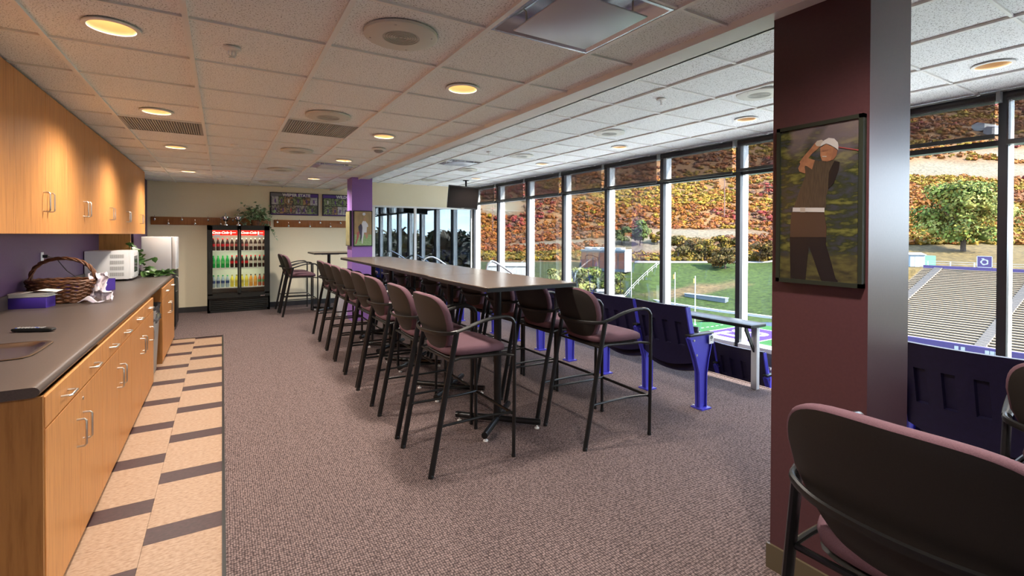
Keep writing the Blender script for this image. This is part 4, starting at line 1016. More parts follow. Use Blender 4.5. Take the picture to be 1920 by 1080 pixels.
gpoly('print_shirt', [(218, 325), (245, 318), (278, 285), (310, 292), (345, 285), (400, 288), (428, 298), (422, 345), (395, 420), (360, 460), (346, 500), (345, 572), (152, 572), (170, 520), (195, 450), (225, 375)], SH_, 3)
gpoly('print_sleeve_shadow', [(395, 292), (428, 298), (422, 345), (395, 420), (358, 460), (362, 360)], TRS, 4)
gpoly('print_arm', [(188, 298), (215, 262), (250, 222), (285, 178), (318, 178), (322, 195), (298, 218), (265, 245), (240, 275), (279, 287), (262, 342), (232, 322), (196, 316)], SK, 4)
gpoly('print_glove', [(280, 190), (292, 172), (318, 165), (332, 172), (328, 190), (308, 205), (290, 203)], mat('print_glove_white', (.28, .24, .20), .3), 5)
gpoly('print_face', [(312, 212), (345, 190), (392, 210), (414, 230), (408, 258), (388, 285), (352, 294), (322, 290), (312, 260)], SK, 5)
gpoly('print_face_shadow', [(392, 212), (414, 230), (408, 258), (388, 285), (372, 288), (384, 250)], mat('print_face_shade', (.16, .07, .04), .25), 6)
gpoly('print_eyes', [(322, 226), (360, 222), (360, 229), (323, 233)], mat('print_face_shade', (.16, .07, .04), .25), 7)
gpoly('print_moustache', [(322, 262), (350, 262), (348, 268), (324, 268)], mat('print_glove_white', (.28, .24, .20), .3), 7)
gpoly('print_cap', [(312, 206), (318, 188), (335, 168), (362, 154), (395, 158), (416, 180), (420, 200), (418, 226), (400, 212), (372, 196), (346, 188), (328, 196)], mat('print_cap_white', (.36, .34, .33), .3), 8)
gpoly('print_belt', [(148, 569), (337, 570), (336, 596), (146, 594)], mat('print_cap_white', (.36, .34, .33), .3), 5)
gpoly('print_buckle', [(192, 568), (222, 568), (222, 597), (192, 597)], mat('print_glove_white', (.28, .24, .20), .3), 6)
gpoly('print_club', [(420, 206), (548, 224), (548, 231), (420, 212)], mat('print_club_red', (.20, .04, .04), .3), 4)
settle(gp)
gpb = thing('framed_picture', 'framed picture on the window side of the plum column seen edge-on', 'picture', (2.3, 1.244, 1.30))
obj('frame', MB().box(2.17, 2.44, 1.245, 1.268, 1.30, 1.985), BLACKM, gpb); obj('print', MB().box(2.185, 2.425, 1.268, 1.27, 1.315, 1.97), PG, gpb); settle(gpb)
# ---- football player picture on the far column
sp2 = thing('soccer_picture', 'framed picture of soccer players on the violet column', 'picture', (2.097, 8.5, 1.30))
fy = 8.5
obj('frame', MB().box(1.935, 2.258, fy-.025, fy, 1.295, 1.912), BLACKM, sp2)
obj('print', MB().box(1.95, 2.243, fy-.027, fy-.025, 1.31, 1.897), noisy('print_tan', (.42, .28, .12), (.30, .21, .10), 14, .3, 'pos', (1, 1, .4)), sp2, smooth=0)
obj('print_grass', MB().box(1.95, 2.243, fy-.028, fy-.027, 1.31, 1.50), noisy('print_grass_green', (.20, .34, .12), (.30, .42, .22), 30, .3, 'pos', (1, 1, 3)), sp2, smooth=0)
def spoly(name, pts, m, k): flat(name, [Vector((1.95+a*.293, fy-.0282-.0005*k, 1.897-b*.587)) for a, b in pts], m, sp2)
DK = mat('print_dark_kit', (.06, .05, .09), .4); WK = mat('print_white_kit', (.62, .64, .68), .4); RK = mat('print_red_sock', (.40, .10, .10), .4); SKN = mat('print_skin_light', (.45, .24, .15), .4)
spoly('print_player_dark', [(.22, .45), (.36, .36), (.46, .42), (.48, .60), (.44, .75), (.30, .92), (.34, .70), (.26, .60)], DK, 1)
spoly('print_leg', [(.14, .62), (.28, .58), (.26, .74), (.10, .96), (.03, .97), (.12, .80)], RK, 2)
spoly('print_player_white', [(.42, .36), (.48, .28), (.62, .27), (.76, .36), (.80, .44), (.72, .46), (.70, .62), (.44, .62), (.46, .48)], WK, 3)
spoly('print_leg', [(.58, .62), (.72, .62), (.80, .72), (.70, .82), (.64, .74)], SKN, 4)
spoly('print_leg', [(.44, .62), (.56, .62), (.50, .78), (.46, .95), (.42, .94)], WK, 4)
spoly('print_head', [(.52, .22), (.56, .18), (.62, .19), (.65, .24), (.61, .29), (.54, .28)], SKN, 5)
spoly('print_ball', [(.55+.09*math.cos(a), .075+.045*math.sin(a)) for a in [i*PI/6 for i in range(12)]], WK, 5)
settle(sp2)
sp3 = thing('framed_picture', 'framed picture on the cabinet side of the violet column', 'picture', (1.915, 8.68, 1.3))
obj('frame', MB().box(1.885, 1.915, 8.52, 8.84, 1.30, 1.91), BLACKM, sp3); obj('print', MB().box(1.882, 1.885, 8.535, 8.825, 1.315, 1.895), MATS['green_print'], sp3); settle(sp3)
# bin by the violet column
wb = thing('waste_bin', 'pale grey box bin on the carpet in front of the violet column', 'bin', (1.93, 9.22, 0))
obj('bin_body', MB().add([(-.10, -.13, 0), (.10, -.13, 0), (.10, .13, 0), (-.10, .13, 0), (-.125, -.16, .50), (.125, -.16, .50), (.125, .16, .50), (-.125, .16, .50)], [(3, 2, 1, 0), (0, 1, 5, 4), (1, 2, 6, 5), (2, 3, 7, 6), (3, 0, 4, 7), (4, 5, 6, 7)]), mat('pale_grey', (.55, .58, .62), .4), wb, bevel=.01)
obj('rim', MB().box(-.135, .135, -.17, .17, .50, .53), mat('pale_grey', (.55, .58, .62), .4), wb, bevel=.008)
# ================================================================== TELEVISION
tv = thing('television', 'black flat television hung from the ceiling in the far window corner', 'television', (4.53, 9.5, ZR), -.10)
obj('cabinet', MB().box(-.345, .345, -.02, .05, -.62, -.13), BLACKP, tv, rot=(.10, .05, 0), bevel=.008)
obj('screen', MB().box(-.325, .325, -.0225, -.02, -.59, -.155), mat('dark_screen', (.012, .009, .008), .25, spec=.2), tv, rot=(.10, .05, 0))
obj('bezel_label', MB().box(-.03, .03, -.0225, -.02, -.612, -.604), GREYP, tv, rot=(.10, .05, 0))
obj('ceiling_mount', MB().tube([(.05, .06, -.30), (.05, .06, 0)], .02, 10).lathe([(.07, -.006), (.07, 0)], 16, (.05, .06, 0)), BLACKM, tv)
obj('wall_plate', MB().box(-.05, .15, .05, .075, -.45, -.25), BLACKM, tv)
# ================================================================== OUTSIDE
ZF = -15.5
EXA = .152                                                  # autumn foliage and grass reflect little light
RNG = np.random.default_rng(11)
def interp(pts, d): return float(np.interp(d, [p[0] for p in pts], [p[1] for p in pts]))
PA = [(160, -7.3), (183, -6.5), (236, 4.8), (327, 41.4), (432, 97.6), (550, 167), (700, 232)]
PB = [(0, -15.5), (97, -15.5), (102, -5.7), (111, -4.4), (131, -1.8), (147, .9), (183, 10), (262, 36), (393, 91), (550, 163), (700, 232)]
def sstep(a, b, x): t_ = min(1, max(0, (x-a)/(b-a))); return t_*t_*(3-2*t_)
def ground_dl(d, l):
    r = l/max(d, 1); d0 = 121-min(max(r-.32, 0), .25)*95
    za = ZF if d < d0 else (ZF+(d-d0)/(160-d0)*8.2 if d < 160 else interp(PA, d))
    w_ = sstep(.52, .74, r); z = za*(1-w_)+interp(PB, d)*w_
    k = sstep(165, 240, d)
    if k > 0: z += k*(5.5*noise.noise((d*.012, l*.012, 1.7))+2.0*noise.noise((d*.04, l*.04, 4.2)))
    return z
BARE = [(222, 88, 8, 26), (205, 60, 9, 22), (198, 52, 7, 14), (270, 250, 12, 75), (262, -6, 8, 10), (208, 20, 5, 20), (300, 330, 12, 40)]
def bare(d, l):
    b = 0
    for bd, bl_, rd, rl in BARE: b = max(b, 1-math.hypot((d-bd)/rd, (l-bl_)/rl)*.75+.25*noise.noise((d*.05, l*.05, 9)))
    return b
# --- ground sheet and hill
GRASSM = bpy.data.materials.new('hillside_ground'); GRASSM.use_nodes = True; t = GRASSM.node_tree
at_ = N(t, 'ShaderNodeAttribute'); at_.attribute_name = 'Col'
nn_ = N(t, 'ShaderNodeTexNoise'); nn_.inputs['Scale'].default_value = .9; nn_.inputs['Detail'].default_value = 8; nn_.inputs['Roughness'].default_value = .7; t.links.new(coords(t, 'pos'), nn_.inputs['Vector'])
rr_ = ramp(t, nn_.outputs['Fac'], [(.34, (.40, .42, .4)), (.66, (1.55, 1.5, 1.5))])
mm_ = N(t, 'ShaderNodeMixRGB', blend_type='MULTIPLY'); mm_.inputs[0].default_value = 1
t.links.new(at_.outputs['Color'], mm_.inputs[1]); t.links.new(rr_, mm_.inputs[2]); t.links.new(mm_.outputs[0], B(GRASSM).inputs['Base Color']); B(GRASSM).inputs['Roughness'].default_value = .95; B(GRASSM).inputs['Specular IOR Level'].default_value = .1
def col_attr(me, cols):
    a = me.color_attributes.new('Col', 'FLOAT_COLOR', 'POINT'); c4 = np.ones((len(me.vertices), 4), 'f'); c4[:, :3] = np.asarray(cols)*EXA; a.data.foreach_set('color', c4.ravel())
ds = np.concatenate([np.linspace(94, 165, 60), np.geomspace(168, 690, 80)]); rs = np.linspace(-.45, 1.5, 190)
vs = []; cols = []
for d in ds:
    for r in rs:
        l = r*d; x, y = dl(d, l); z = ground_dl(d, l); vs.append((x, y, z))
        nz_ = noise.noise((d*.03, l*.03, 3)); lawn = d < 160 and r < .62
        if lawn:
            c = np.array((.115, .19, .03))*(1+.35*nz_)
            if r < .24: c = np.array((.12, .15, .05))
            p = 1-math.hypot((d-(129+(l-50)*.22))/5.5, (l-50)/17)+.35*noise.noise((d*.2, l*.15, 2))
            if p > 0: c = c*(1-min(1, p*2.2))+np.array((.36, .25, .11))*min(1, p*2.2)
        elif r > .62 and d < 150: c = np.array((.34, .24, .085))*(1+.3*nz_)
        else:
            c = np.array((.46, .24, .10))*(1+.4*nz_); b = bare(d, l)
            if b > 0: c = c*(1-min(1, b*2))+np.array((.46, .39, .27))*min(1, b*2)
        cols.append(c)
nr = len(rs); fs = [(i*nr+j, i*nr+j+1, (i+1)*nr+j+1, (i+1)*nr+j) for i in range(len(ds)-1) for j in range(nr-1)]
me = MB().add(vs, fs).mesh('hillside', 80); col_attr(me, np.array(cols)); hill = struct('hillside_ground', me, GRASSM)
n = 64; gs = MB().add([(0, 0, ZF-.1)]+[(900*math.cos(2*PI*k/n), 900*math.sin(2*PI*k/n), ZF-.1) for k in range(n)], [(0, 1+k, 1+(k+1) % n) for k in range(n)])
struct('ground', gs, noisy('valley_ground', (0.032, 0.039, 0.014), (0.060, 0.055, 0.023), .08, .95, 'pos', spec=.1))
sbox('roof', -1.7, XW+.35, YB-.2, YW+.3, ZR+.33, ZR+.6, GREYP)
sbox('wall_window_fascia', XW-.08, XW+.15, YB, YW+.2, ZR, ZR+.34, GREYP)
# --- leaf clouds
ico = bmesh.new(); bmesh.ops.create_icosphere(ico, subdivisions=1, radius=1); IV_ = np.array([v.co[:] for v in ico.verts]); IF_ = np.array([[v.index for v in f.verts] for f in ico.faces]); ico.free()
FOL = bpy.data.materials.new('autumn_foliage'); FOL.use_nodes = True; t = FOL.node_tree; B(FOL).inputs['Roughness'].default_value = .8; B(FOL).inputs['Specular IOR Level'].default_value = .15
at_ = N(t, 'ShaderNodeAttribute'); at_.attribute_name = 'Col'; t.links.new(at_.outputs['Color'], B(FOL).inputs['Base Color'])
def cloud(C, R, K, size, colr, jit=.25, core=.74):
    """C (n,3) centres, R (n,3) radii, K cards each, colr (n,3)"""
    n = len(C); V = []; F = []; CO_ = []; o = 0
    if core:
        jt = 1+.18*RNG.standard_normal((n, len(IV_), 1))
        v = C[:, None, :]+IV_[None]*R[:, None, :]*core*jt; V.append(v.reshape(-1, 3)); f = (IF_[None]+np.arange(n)[:, None, None]*len(IV_)).reshape(-1, 3)
        F.append(np.concatenate([f, f[:, 2:3]], 1)); CO_.append(np.repeat(colr, len(IV_), 0)*(.8+.3*RNG.random((n*len(IV_), 1)))); o = n*len(IV_)
    M = n*K
    u = RNG.standard_normal((M, 3)); u /= np.linalg.norm(u, axis=1, keepdims=True); u[:, 2] = np.where(u[:, 2] < -.35, -u[:, 2], u[:, 2])
    q = .68+.34*RNG.random((M, 1)); Cr = np.repeat(C, K, 0); Rr_ = np.repeat(R, K, 0)
    ctr = Cr+u*q*Rr_
    nr_ = u+.45*RNG.standard_normal((M, 3)); nr_ /= np.linalg.norm(nr_, axis=1, keepdims=True)
    a = np.cross(nr_, RNG.standard_normal((M, 3))); a /= np.linalg.norm(a, axis=1, keepdims=True); b = np.cross(nr_, a)
    s = np.repeat(np.atleast_1d(size)*np.ones(n), K)[:, None]*(.6+.8*RNG.random((M, 1)))
    V.append(np.stack([ctr-a*s-b*s*.7, ctr+a*s-b*s*.5, ctr+a*s*.7+b*s, ctr-a*s*.8+b*s*.6], 1).reshape(-1, 3))
    F.append(o+np.arange(M*4).reshape(-1, 4)); cc = np.repeat(colr, K, 0)*(1+jit*RNG.standard_normal((M, 1)))*(1+.10*RNG.standard_normal((M, 3))); CO_.append(np.repeat(np.clip(cc, .004, 1), 4, 0))
    return np.concatenate(V), np.concatenate(F), np.concatenate(CO_)
def cloud_obj(name, V, F, CO_, parent=None, m=None):
    me = bpy.data.meshes.new(name); me.vertices.add(len(V)); me.vertices.foreach_set('co', V.astype('f').ravel())
    tri = F[:, 2] == F[:, 3]; loops = np.concatenate([F[tri][:, :3].ravel(), F[~tri].ravel()])
    tot = np.concatenate([np.full(tri.sum(), 3), np.full((~tri).sum(), 4)]); st = np.concatenate([[0], np.cumsum(tot)[:-1]])
    me.loops.add(len(loops)); me.loops.foreach_set('vertex_index', loops.astype('i')); me.polygons.add(len(tot)); me.polygons.foreach_set('loop_start', st.astype('i'))
    me.update(calc_edges=True); me.validate(); col_attr(me, CO_)
    return obj(name, me, m or FOL, parent)
# --- scrub oak cover on the hill
PALC = dict(o=(.74, .25, .025), r=(.56, .16, .035), y=(.78, .46, .03), m=(.42, .20, .12), R=(.60, .08, .06), g=(.22, .30, .06), G=(.52, .34, .03), d=(.28, .20, .035))
C = []; R = []; K_ = []
tries = 0
while len(C) < 17000 and tries < 200000:
    tries += 1
    v = random.random(); d = 162*((560/162.)**(v**1.15)); r = random.uniform(-.16, 1.25); l = r*d
    if r > .62 and random.random() < .25: d = random.uniform(136, 175); l = r*d
    if r < .62 and d < 163: continue
    if bare(d, l) > -.02+.12*random.random(): continue
    if 185 < d < 212 and .19 < r < .36 and random.random() < .8: continue
    rad = (.8+.9*random.random())*(1+max(0, d-200)/300)
    if any(math.hypot(d-hd, l-hl) < 14 for hd, hl in ((360, 353), (345, 347))): continue
    x, y = dl(d, l); z = ground_dl(d, l)
    h_ = noise.noise((d*.012, l*.014, 6.1)); h2 = noise.noise((d*.030, l*.018, 12.4)); q = random.random()
    if d < 190 and r < .62: k = 'G' if q < .50 else ('d' if q < .75 else ('o' if q < .86 else 'y'))
    elif r > .62 and d < 165: k = 'y' if q < .45 else ('o' if q < .75 else 'G')
    elif h2 > .27: k = 'y' if q < .8 else 'o'
    elif h2 < -.36: k = 'R' if q < .3 else ('r' if q < .7 else 'm')
    elif h_ > .15: k = 'r' if q < .55 else ('m' if q < .72 else 'o')
    elif h_ < -.25: k = 'G' if q < .15 else ('y' if q < .4 else 'o')
    else: k = 'o' if q < .78 else ('r' if q < .92 else 'y')
    C.append((x, y, z+rad*.3)); R.append((rad*1.15, rad*1.15, rad*.7)); K_.append(np.array(PALC[k])*(.85+.3*random.random()))
C = np.array(C); R = np.array(R); K_ = np.array(K_)
V, F, CC = cloud(C, R, 15, R[:, 0]*.27, K_, .12)
tag(cloud_obj('scrub_oak_cover', V, F, CC), 'orange and gold autumn scrub oak covering the hillside', 'shrubs', kind='stuff')
# --- single trees
BARK = noisy('bark', (0.028, 0.018, 0.014), (0.055, 0.037, 0.023), 3, .9, 'pos')
def tree(name, lab, u, d, h, w, pal, cards, blobs, cat='tree', grp=None, trunk=.3, size=.3, low=.25, group=None):
    l = (u-960)/FPX*d; x, y = dl(d, l); z = ground_dl(d, l)-.1
    rt = thing(name, lab, cat, (x, y, z), 0, grp)
    Cs = []; Rs = []; Cl = []
    for i in range(blobs):
        a = random.uniform(0, 2*PI); e = random.random(); zz = h*(low+(.94-low)*e); sp_ = w*.5*math.sin(PI*min(max((zz/h-low+.12)/(1.12-low), .05), .97))**.7
        q = sp_*math.sqrt(random.random())*.8; b_ = w*random.uniform(.13, .22)
        Cs.append((q*math.cos(a), q*math.sin(a), min(zz, h-b_*.6))); Rs.append((b_, b_, b_*.8)); c_ = np.array(pal[random.randrange(len(pal))]); Cl.append(c_*(.8+.4*random.random()))
    V, F, CC = cloud(np.array(Cs), np.array(Rs), int(cards*2.2)//blobs, size*.85, np.array(Cl), core=.34)
    cloud_obj('foliage', V, F, CC, rt)
    tr = MB().tube([(0, 0, -.3), (.03*w*.1, 0, h*.25), (0, 0, h*.55)], [trunk, trunk*.75, trunk*.4], 8)
    for i in range(5): a = i*1.3; tr.tube([(0, 0, h*(.22+.05*i)), (w*.14*math.cos(a), w*.14*math.sin(a), h*(.38+.06*i)), (w*.28*math.cos(a), w*.28*math.sin(a), h*(.5+.06*i))], [trunk*.5, trunk*.35, trunk*.15], 6)
    obj('trunk', tr, BARK, rt); return rt
GREEN = [(.66, .76, .14), (.74, .82, .17), (.46, .60, .10), (.84, .86, .18)]
tree('broad_tree', 'tall broad green tree on the bank above the stands', 1806, 126, 17.6, 20.5, GREEN+[(.30, .40, .07), (.66, .60, .09)], 5600, 52, trunk=.65, size=.34, low=.2)
tree('green_tree', 'light green tree behind the brick utility building', 1200, 200, 10.5, 12, [(.42, .54, .16), (.30, .44, .11)], 900, 14, size=.4)
tree('green_tree', 'darker green tree left of the light green one behind the building', 1166, 201, 8.5, 11, [(.26, .32, .12), (.34, .40, .13)], 800, 12, size=.4)
tree('gold_bush', 'small gold bush right of the green trees behind the building', 1233, 203, 5, 8, [(.55, .36, .03)], 500, 8, 'bush', size=.4, low=.1)
YG = [(.78, .80, .24), (.66, .70, .18), (.88, .88, .32)]
tree('poplar_tree', 'pale yellow-green tree left of the brick building, nearest the table end', 1042, 120, 8.4, 9.5, YG, 1500, 18, grp='pale trees below the brick building', size=.3)
tree('poplar_tree', 'pale yellow-green tree just left of the third mullion', 1085, 122, 8.2, 8.5, YG, 1500, 18, grp='pale trees below the brick building', size=.3)
tree('poplar_tree', 'mid green tree in front of the brick building', 1120, 126, 7.4, 8, [(.26, .40, .08), (.5, .55, .08)], 1300, 16, grp='pale trees below the brick building', size=.3)
tree('poplar_tree', 'green shrubby tree under the brick building end', 1152, 128, 5.4, 8, [(.24, .36, .08), (.46, .50, .08)], 1100, 14, grp='pale trees below the brick building', size=.3, low=.1)
for i, (u, w_) in enumerate(((1272, 8), (1296, 9), (1322, 9), (1347, 8), (1372, 8))):
    tree('oak_bush', 'olive gold oak bush along the lawn top, %s from the left' % ORD[i], u, 165+2*(i % 2), 8.4-.6*(i % 3), w_+2, [PALC['G'], PALC['d'], (.30, .24, .05), (.40, .22, .03)], 900, 14, 'bush', 'oak bushes along the lawn top', size=.34, low=.08)
tree('oak_bush', 'round orange oak bush standing alone on the lawn', 1360, 150, 6.4, 10, [(.45, .25, .03), (.40, .20, .03), (.30, .2, .04)], 1200, 16, 'bush', size=.34, low=.1)
for i, u in enumerate((1425, 1440)): tree('oak_bush', 'orange oak bush beside the golfer column, %s' % ('left one' if i == 0 else 'right one'), u, 160+6*i, 6.5, 9, [(.42, .24, .03), (.3, .16, .03)], 900, 12, 'bush', size=.34, low=.08)
# --- forest seen in the reflective glass
C = []; R = []; K_ = []
for i in range(420):
    dist = 45+260*random.random()**1.3; s_ = random.uniform(.16, .66); x = 5.5+s_*dist; y = 11-dist
    far = dist > 150; top = random.uniform(-2.5, .8)+(dist > 110)*1.2+(random.random() < .12)*2.5; b_ = random.uniform(2.6, 4.6)*(1+dist/300)
    k = random.choice([(.07, .12, .03), (.10, .15, .035), (.16, .17, .04), (.30, .22, .04), (.42, .24, .03), (.05, .09, .03), (.22, .13, .05)])
    if s_ > .47 and dist < 90: k = (.035, .06, .025)
    for q in range(4):
        C.append((x+random.gauss(0, b_*.4), y+random.gauss(0, b_*.4), top-b_-q*b_*1.0)); R.append((b_*(.7+.12*q), b_*(.7+.12*q), b_)); K_.append(np.array(k)*(.8+.4*random.random()))
V, F, CC = cloud(np.array(C), np.array(R), 60, np.array(R)[:, 0]*.16, np.array(K_))
tag(cloud_obj('valley_forest', V, F, CC), 'green and gold valley trees mirrored in the far glass wall', 'trees', kind='stuff')
# --- playing field
TURF = noisy('turf_green', (0.012, 0.051, 0.012), (0.016, 0.060, 0.014), .8, .9, 'pos', spec=.1); EZ = mat('end_zone_purple', (0.032, 0.014, 0.092), .85, spec=.1); TRK = noisy('track_blue', (0.014, 0.023, 0.039), (0.018, 0.028, 0.046), .6, .8, 'pos', spec=.2); LINE = mat('field_white', (0.235, 0.235, 0.235), .8)
Z0 = ZF
fld = thing('playing_field', 'green artificial turf football field below the windows', 'sports field', (60, 0, Z0))
obj('turf', MB().box(30, 88, -60, 62, Z0-.05, Z0), TURF, fld)
obj('end_zone', MB().box(34, 84, 45.4, 54.6, Z0, Z0+.012), EZ, fld)
for a in ((34, 84, 54.6, 54.9), (34, 84, 45.1, 45.4), (34, 34.3, -60, 54.9), (83.7, 84, -60, 54.9)): obj('line', MB().box(*a, Z0+.012, Z0+.02), LINE, fld)
for i in range(34): obj('hash_mark', MB().box(36+i*1.4, 36.7+i*1.4, 57.2, 57.4, Z0, Z0+.015), LINE, fld)
text('end_zone_lettering', 'WILDCATS', 8.4, LINE, fld, Matrix.Translation((59, 49.9, Z0+.02)), .002, 0, .12)
fld_l = [c for c in fld.children if c.name.startswith('end_zone_lettering')][0]
bb = [v.co.x for v in fld_l.data.vertices]; k_ = 44/(max(bb)-min(bb)); 
fld_l.matrix_local = Matrix.Translation((59, 49.9, Z0+.02)) @ Matrix.Diagonal((k_, 1, 1, 1))
settle(fld)
trk = thing('running_track', 'dark blue running track curving round the far end of the field', 'track', (60, 74, Z0))
obj('surface', MB().box(10, 103, 62, 96, Z0-.05, Z0-.01).box(88, 103, -60, 62, Z0-.05, Z0-.01), TRK, trk)
settle(trk)
cp = [on(u, v, 'z', Z0+.5) for u, v in ((1215, 559), (1250, 566), (1300, 574), (1350, 581), (1400, 587), (1455, 594))]
cb = MB()
for a, b in zip(cp[:-1], cp[1:]):
    dv = (b-a).normalized(); sd_ = Vector((dv.y, -dv.x, 0))*.35
    cb.add([a-sd_-Vector((0, 0, .6)), a+sd_-Vector((0, 0, .6)), b+sd_-Vector((0, 0, .6)), b-sd_-Vector((0, 0, .6)), a-sd_, a+sd_, b+sd_, b-sd_], [(3, 2, 1, 0), (4, 5, 6, 7), (0, 1, 5, 4), (1, 2, 6, 5), (2, 3, 7, 6), (3, 0, 4, 7)])
tag(obj('white_curb', cb, LINE), 'low white kerb between the blue track and the lawn', 'kerb')
lwp = on(1310, 571, 'z', Z0)
lw = thing('low_wall', 'long low blue-grey bench wall at the foot of the lawn', 'wall', lwp, math.atan2(cp[3].y-cp[2].y, cp[3].x-cp[2].x))
obj('wall_body', MB().box(-5.6, 5.6, 2.2, 3.6, 0, 1.9), mat('blue_grey_block', (0.041, 0.055, 0.064), .8), lw, bevel=.05); obj('coping', MB().box(-5.7, 5.7, 2.1, 3.7, 1.9, 2.05), mat('pale_coping', (0.103, 0.123, 0.135), .7), lw)
# uprights, poles
ORG = mat('orange_ribbon', (.75, .16, .02), .7); WPOLE = mat('white_pole', (0.252, 0.241, 0.230), .5)
def pole(name, lab, u, d, h, r, m, cat='pole', ribbon=False, grp=None):
    l = (u-960)/FPX*d; x, y = dl(d, l); z = ground_dl(d, l)
    p = thing(name, lab, cat, (x, y, z), 0, grp)
    obj('shaft', MB().tube([(0, 0, -.2), (0, 0, h)], [r, r*.8], 10), m, p)
    obj('base', MB().lathe([(r*2.2, 0), (r*2.2, .15), (r*1.2, .2)], 12), m, p)
    if ribbon: obj('ribbon', MB().box(-.45, -.02, -.02, .02, h-1.3, h-.5), ORG, p)
    return p
pole('goal_upright', 'white goal upright with an orange ribbon, left of the pair', 1266, 100, 9.3, .10, WPOLE, ribbon=True, grp='goal uprights')
pole('goal_upright', 'white goal upright with an orange ribbon, right of the pair', 1304, 91, 9.3, .10, WPOLE, ribbon=True, grp='goal uprights')
pole('flag_pole', 'tall slim white pole in front of the brick building end', 1184, 119, 12.5, .11, WPOLE)
lp = pole('lamp_pole', 'dark slim lamp pole with crossarms below the brick building', 1164, 119, 8.6, .10, BLACKM); obj('crossarm', MB().box(-.9, .9, -.05, .05, 3.6, 3.75), BLACKM, lp)
up = pole('utility_pole', 'tall dark utility pole on the hillside behind the sixth window', 1358, 246, 23.5, .24, mat('pole_wood', (.10, .05, .04), .9)); obj('crossarm', MB().box(-1.4, 1.4, -.1, .1, 22.2, 22.5), MATS['pole_wood'], up)
up2 = pole('utility_pole', 'thin utility pole on the hillside behind the first far window', 924, 232, 13, .2, MATS['pole_wood']); obj('crossarm', MB().box(-1.4, 1.4, -.1, .1, 11.6, 11.9), MATS['pole_wood'], up2)
# path, terrace, stair rail
def strip(name, lab, us, d, w_, m, zoff=.06):
    vs = []
    for u in us:
        for dd in (d, d+w_): l = (u-960)/FPX*dd; x, y = dl(dd, l); vs.append((x, y, ground_dl(dd, l)+zoff))
    n_ = len(us); o = obj(name, MB().add(vs, [(2*i, 2*i+2, 2*i+3, 2*i+1) for i in range(n_-1)]), m); md = o.modifiers.new('t', 'SOLIDIFY'); md.thickness = .12; md.offset = -1
    return tag(o, lab, 'path')
PAVE = mat('pale_concrete', (0.130, 0.122, 0.111), .9)
strip('footpath', 'pale footpath along the top of the lawn', list(range(1190, 1460, 10)), 158, 2.6, PAVE)
strip('terrace', 'pale concrete terrace at the foot of the wooded slope', list(range(1110, 1250, 8)), 112, 7, PAVE)
rp = []
for i in range(9): u = 1172+i*8.5; d = 123+i*4.2; l = (u-960)/FPX*d; x, y = dl(d, l); rp.append(Vector((x, y, ground_dl(d, l))))
sr = thing('stair_rail', 'metal stair railing climbing the lawn right of the flag pole', 'railing', rp[0])
obj('top_rail', MB().tube([p+Vector((0, 0, 1.5))-rp[0] for p in rp], .07, 6), GREYP, sr); obj('mid_rail', MB().tube([p+Vector((0, 0, .85))-rp[0] for p in rp], .05, 6), GREYP, sr)
for p in rp: obj('baluster', MB().tube([p-rp[0], p+Vector((0, 0, 1.5))-rp[0]], .06, 6), GREYP, sr)
# brick utility building
d = 150; u0 = 1136; l = (u0-960)/FPX*d; x, y = dl(d, l)
ub_ = thing('utility_building', 'flat-roofed brown panel building with white end wall at the lawn top', 'building', (x, y, ground_dl(d, l)-.2), -TH-.62)
L_, D_, H_ = 14.5, 5.0, 6.8
obj('walls', MB().box(-L_/2, L_/2, -D_/2, D_/2, 0, H_-.6), mat('building_blue_grey', (0.046, 0.062, 0.074), .7), ub_)
BRN = noisy('brown_panel', (.11, .036, .015), (.13, .044, .019), 2, .85)
for i in range(7): obj('panel', MB().box(-L_/2+.15+i*2.06, -L_/2+1.95+i*2.06, -D_/2-.12, -D_/2, .9, H_-1.1), BRN, ub_)
obj('end_wall', MB().box(L_/2, L_/2+.15, -D_/2-.1, D_/2, 0, H_), mat('bright_white_wall', (.6, .58, .55), .6), ub_)
obj('roof_slab', MB().box(-L_/2-.2, L_/2+.2, -D_/2-.25, D_/2+.2, H_-.6, H_-.25), mat('roof_pale_blue', (0.103, 0.141, 0.162), .6), ub_)
for i in range(5): obj('roof_unit', MB().box(-6+i*2.6, -4.2+i*2.6, -2.6, .6, H_-.05, H_+.5), mat('roof_unit_white', (0.196, 0.213, 0.224), .5), ub_, bevel=.06)
def shed(name, lab, u, d, w_, dp, h, m, mr, rz=0.):
    l = (u-960)/FPX*d; x, y = dl(d, l); s_ = thing(name, lab, 'building', (x, y, ground_dl(d, l)-.1), -TH+rz)
    obj('walls', MB().box(-w_/2, w_/2, -dp/2, dp/2, 0, h), m, s_); obj('roof', MB().prism([(-dp/2-.3, h), (dp/2+.3, h), (0, h+dp*.18)], -w_/2-.2, w_/2+.2, 'x'), mr, s_)
    obj('door', MB().box(-.6, .5, -dp/2-.06, -dp/2, 0, 2.2), GREYP, s_)
    return s_
WALLW = mat('pale_wall', (0.190, 0.190, 0.185), .8)
shed('white_shed', 'long white shed below the orange slope by the second far window', 957, 142, 13, 5, 3.6, WALLW, WALLW)
shed('ticket_booth', 'small white booth beside the terrace', 1128, 113, 2.0, 2.2, 4.0, mat('booth_grey', (0.123, 0.132, 0.138), .8), WALLW)
shed('blue_container', 'pale blue container on the terrace right of the booth', 1154, 115, 3.6, 2.4, 2.4, mat('pale_blue_metal', (0.112, 0.147, 0.176), .6), WALLW)
HG = mat('house_grey', (0.123, 0.123, 0.132), .8); HR = mat('house_roof', (.20, .18, .19), .8)
shed('hill_house', 'pale house high on the hillside above the broad green tree', 1842, 360, 13, 8, 5, WALLW, HR, .3)
shed('hill_house', 'grey house high on the hillside beside the right mullion', 1866, 345, 11, 8, 5.5, HG, HR, -.2)
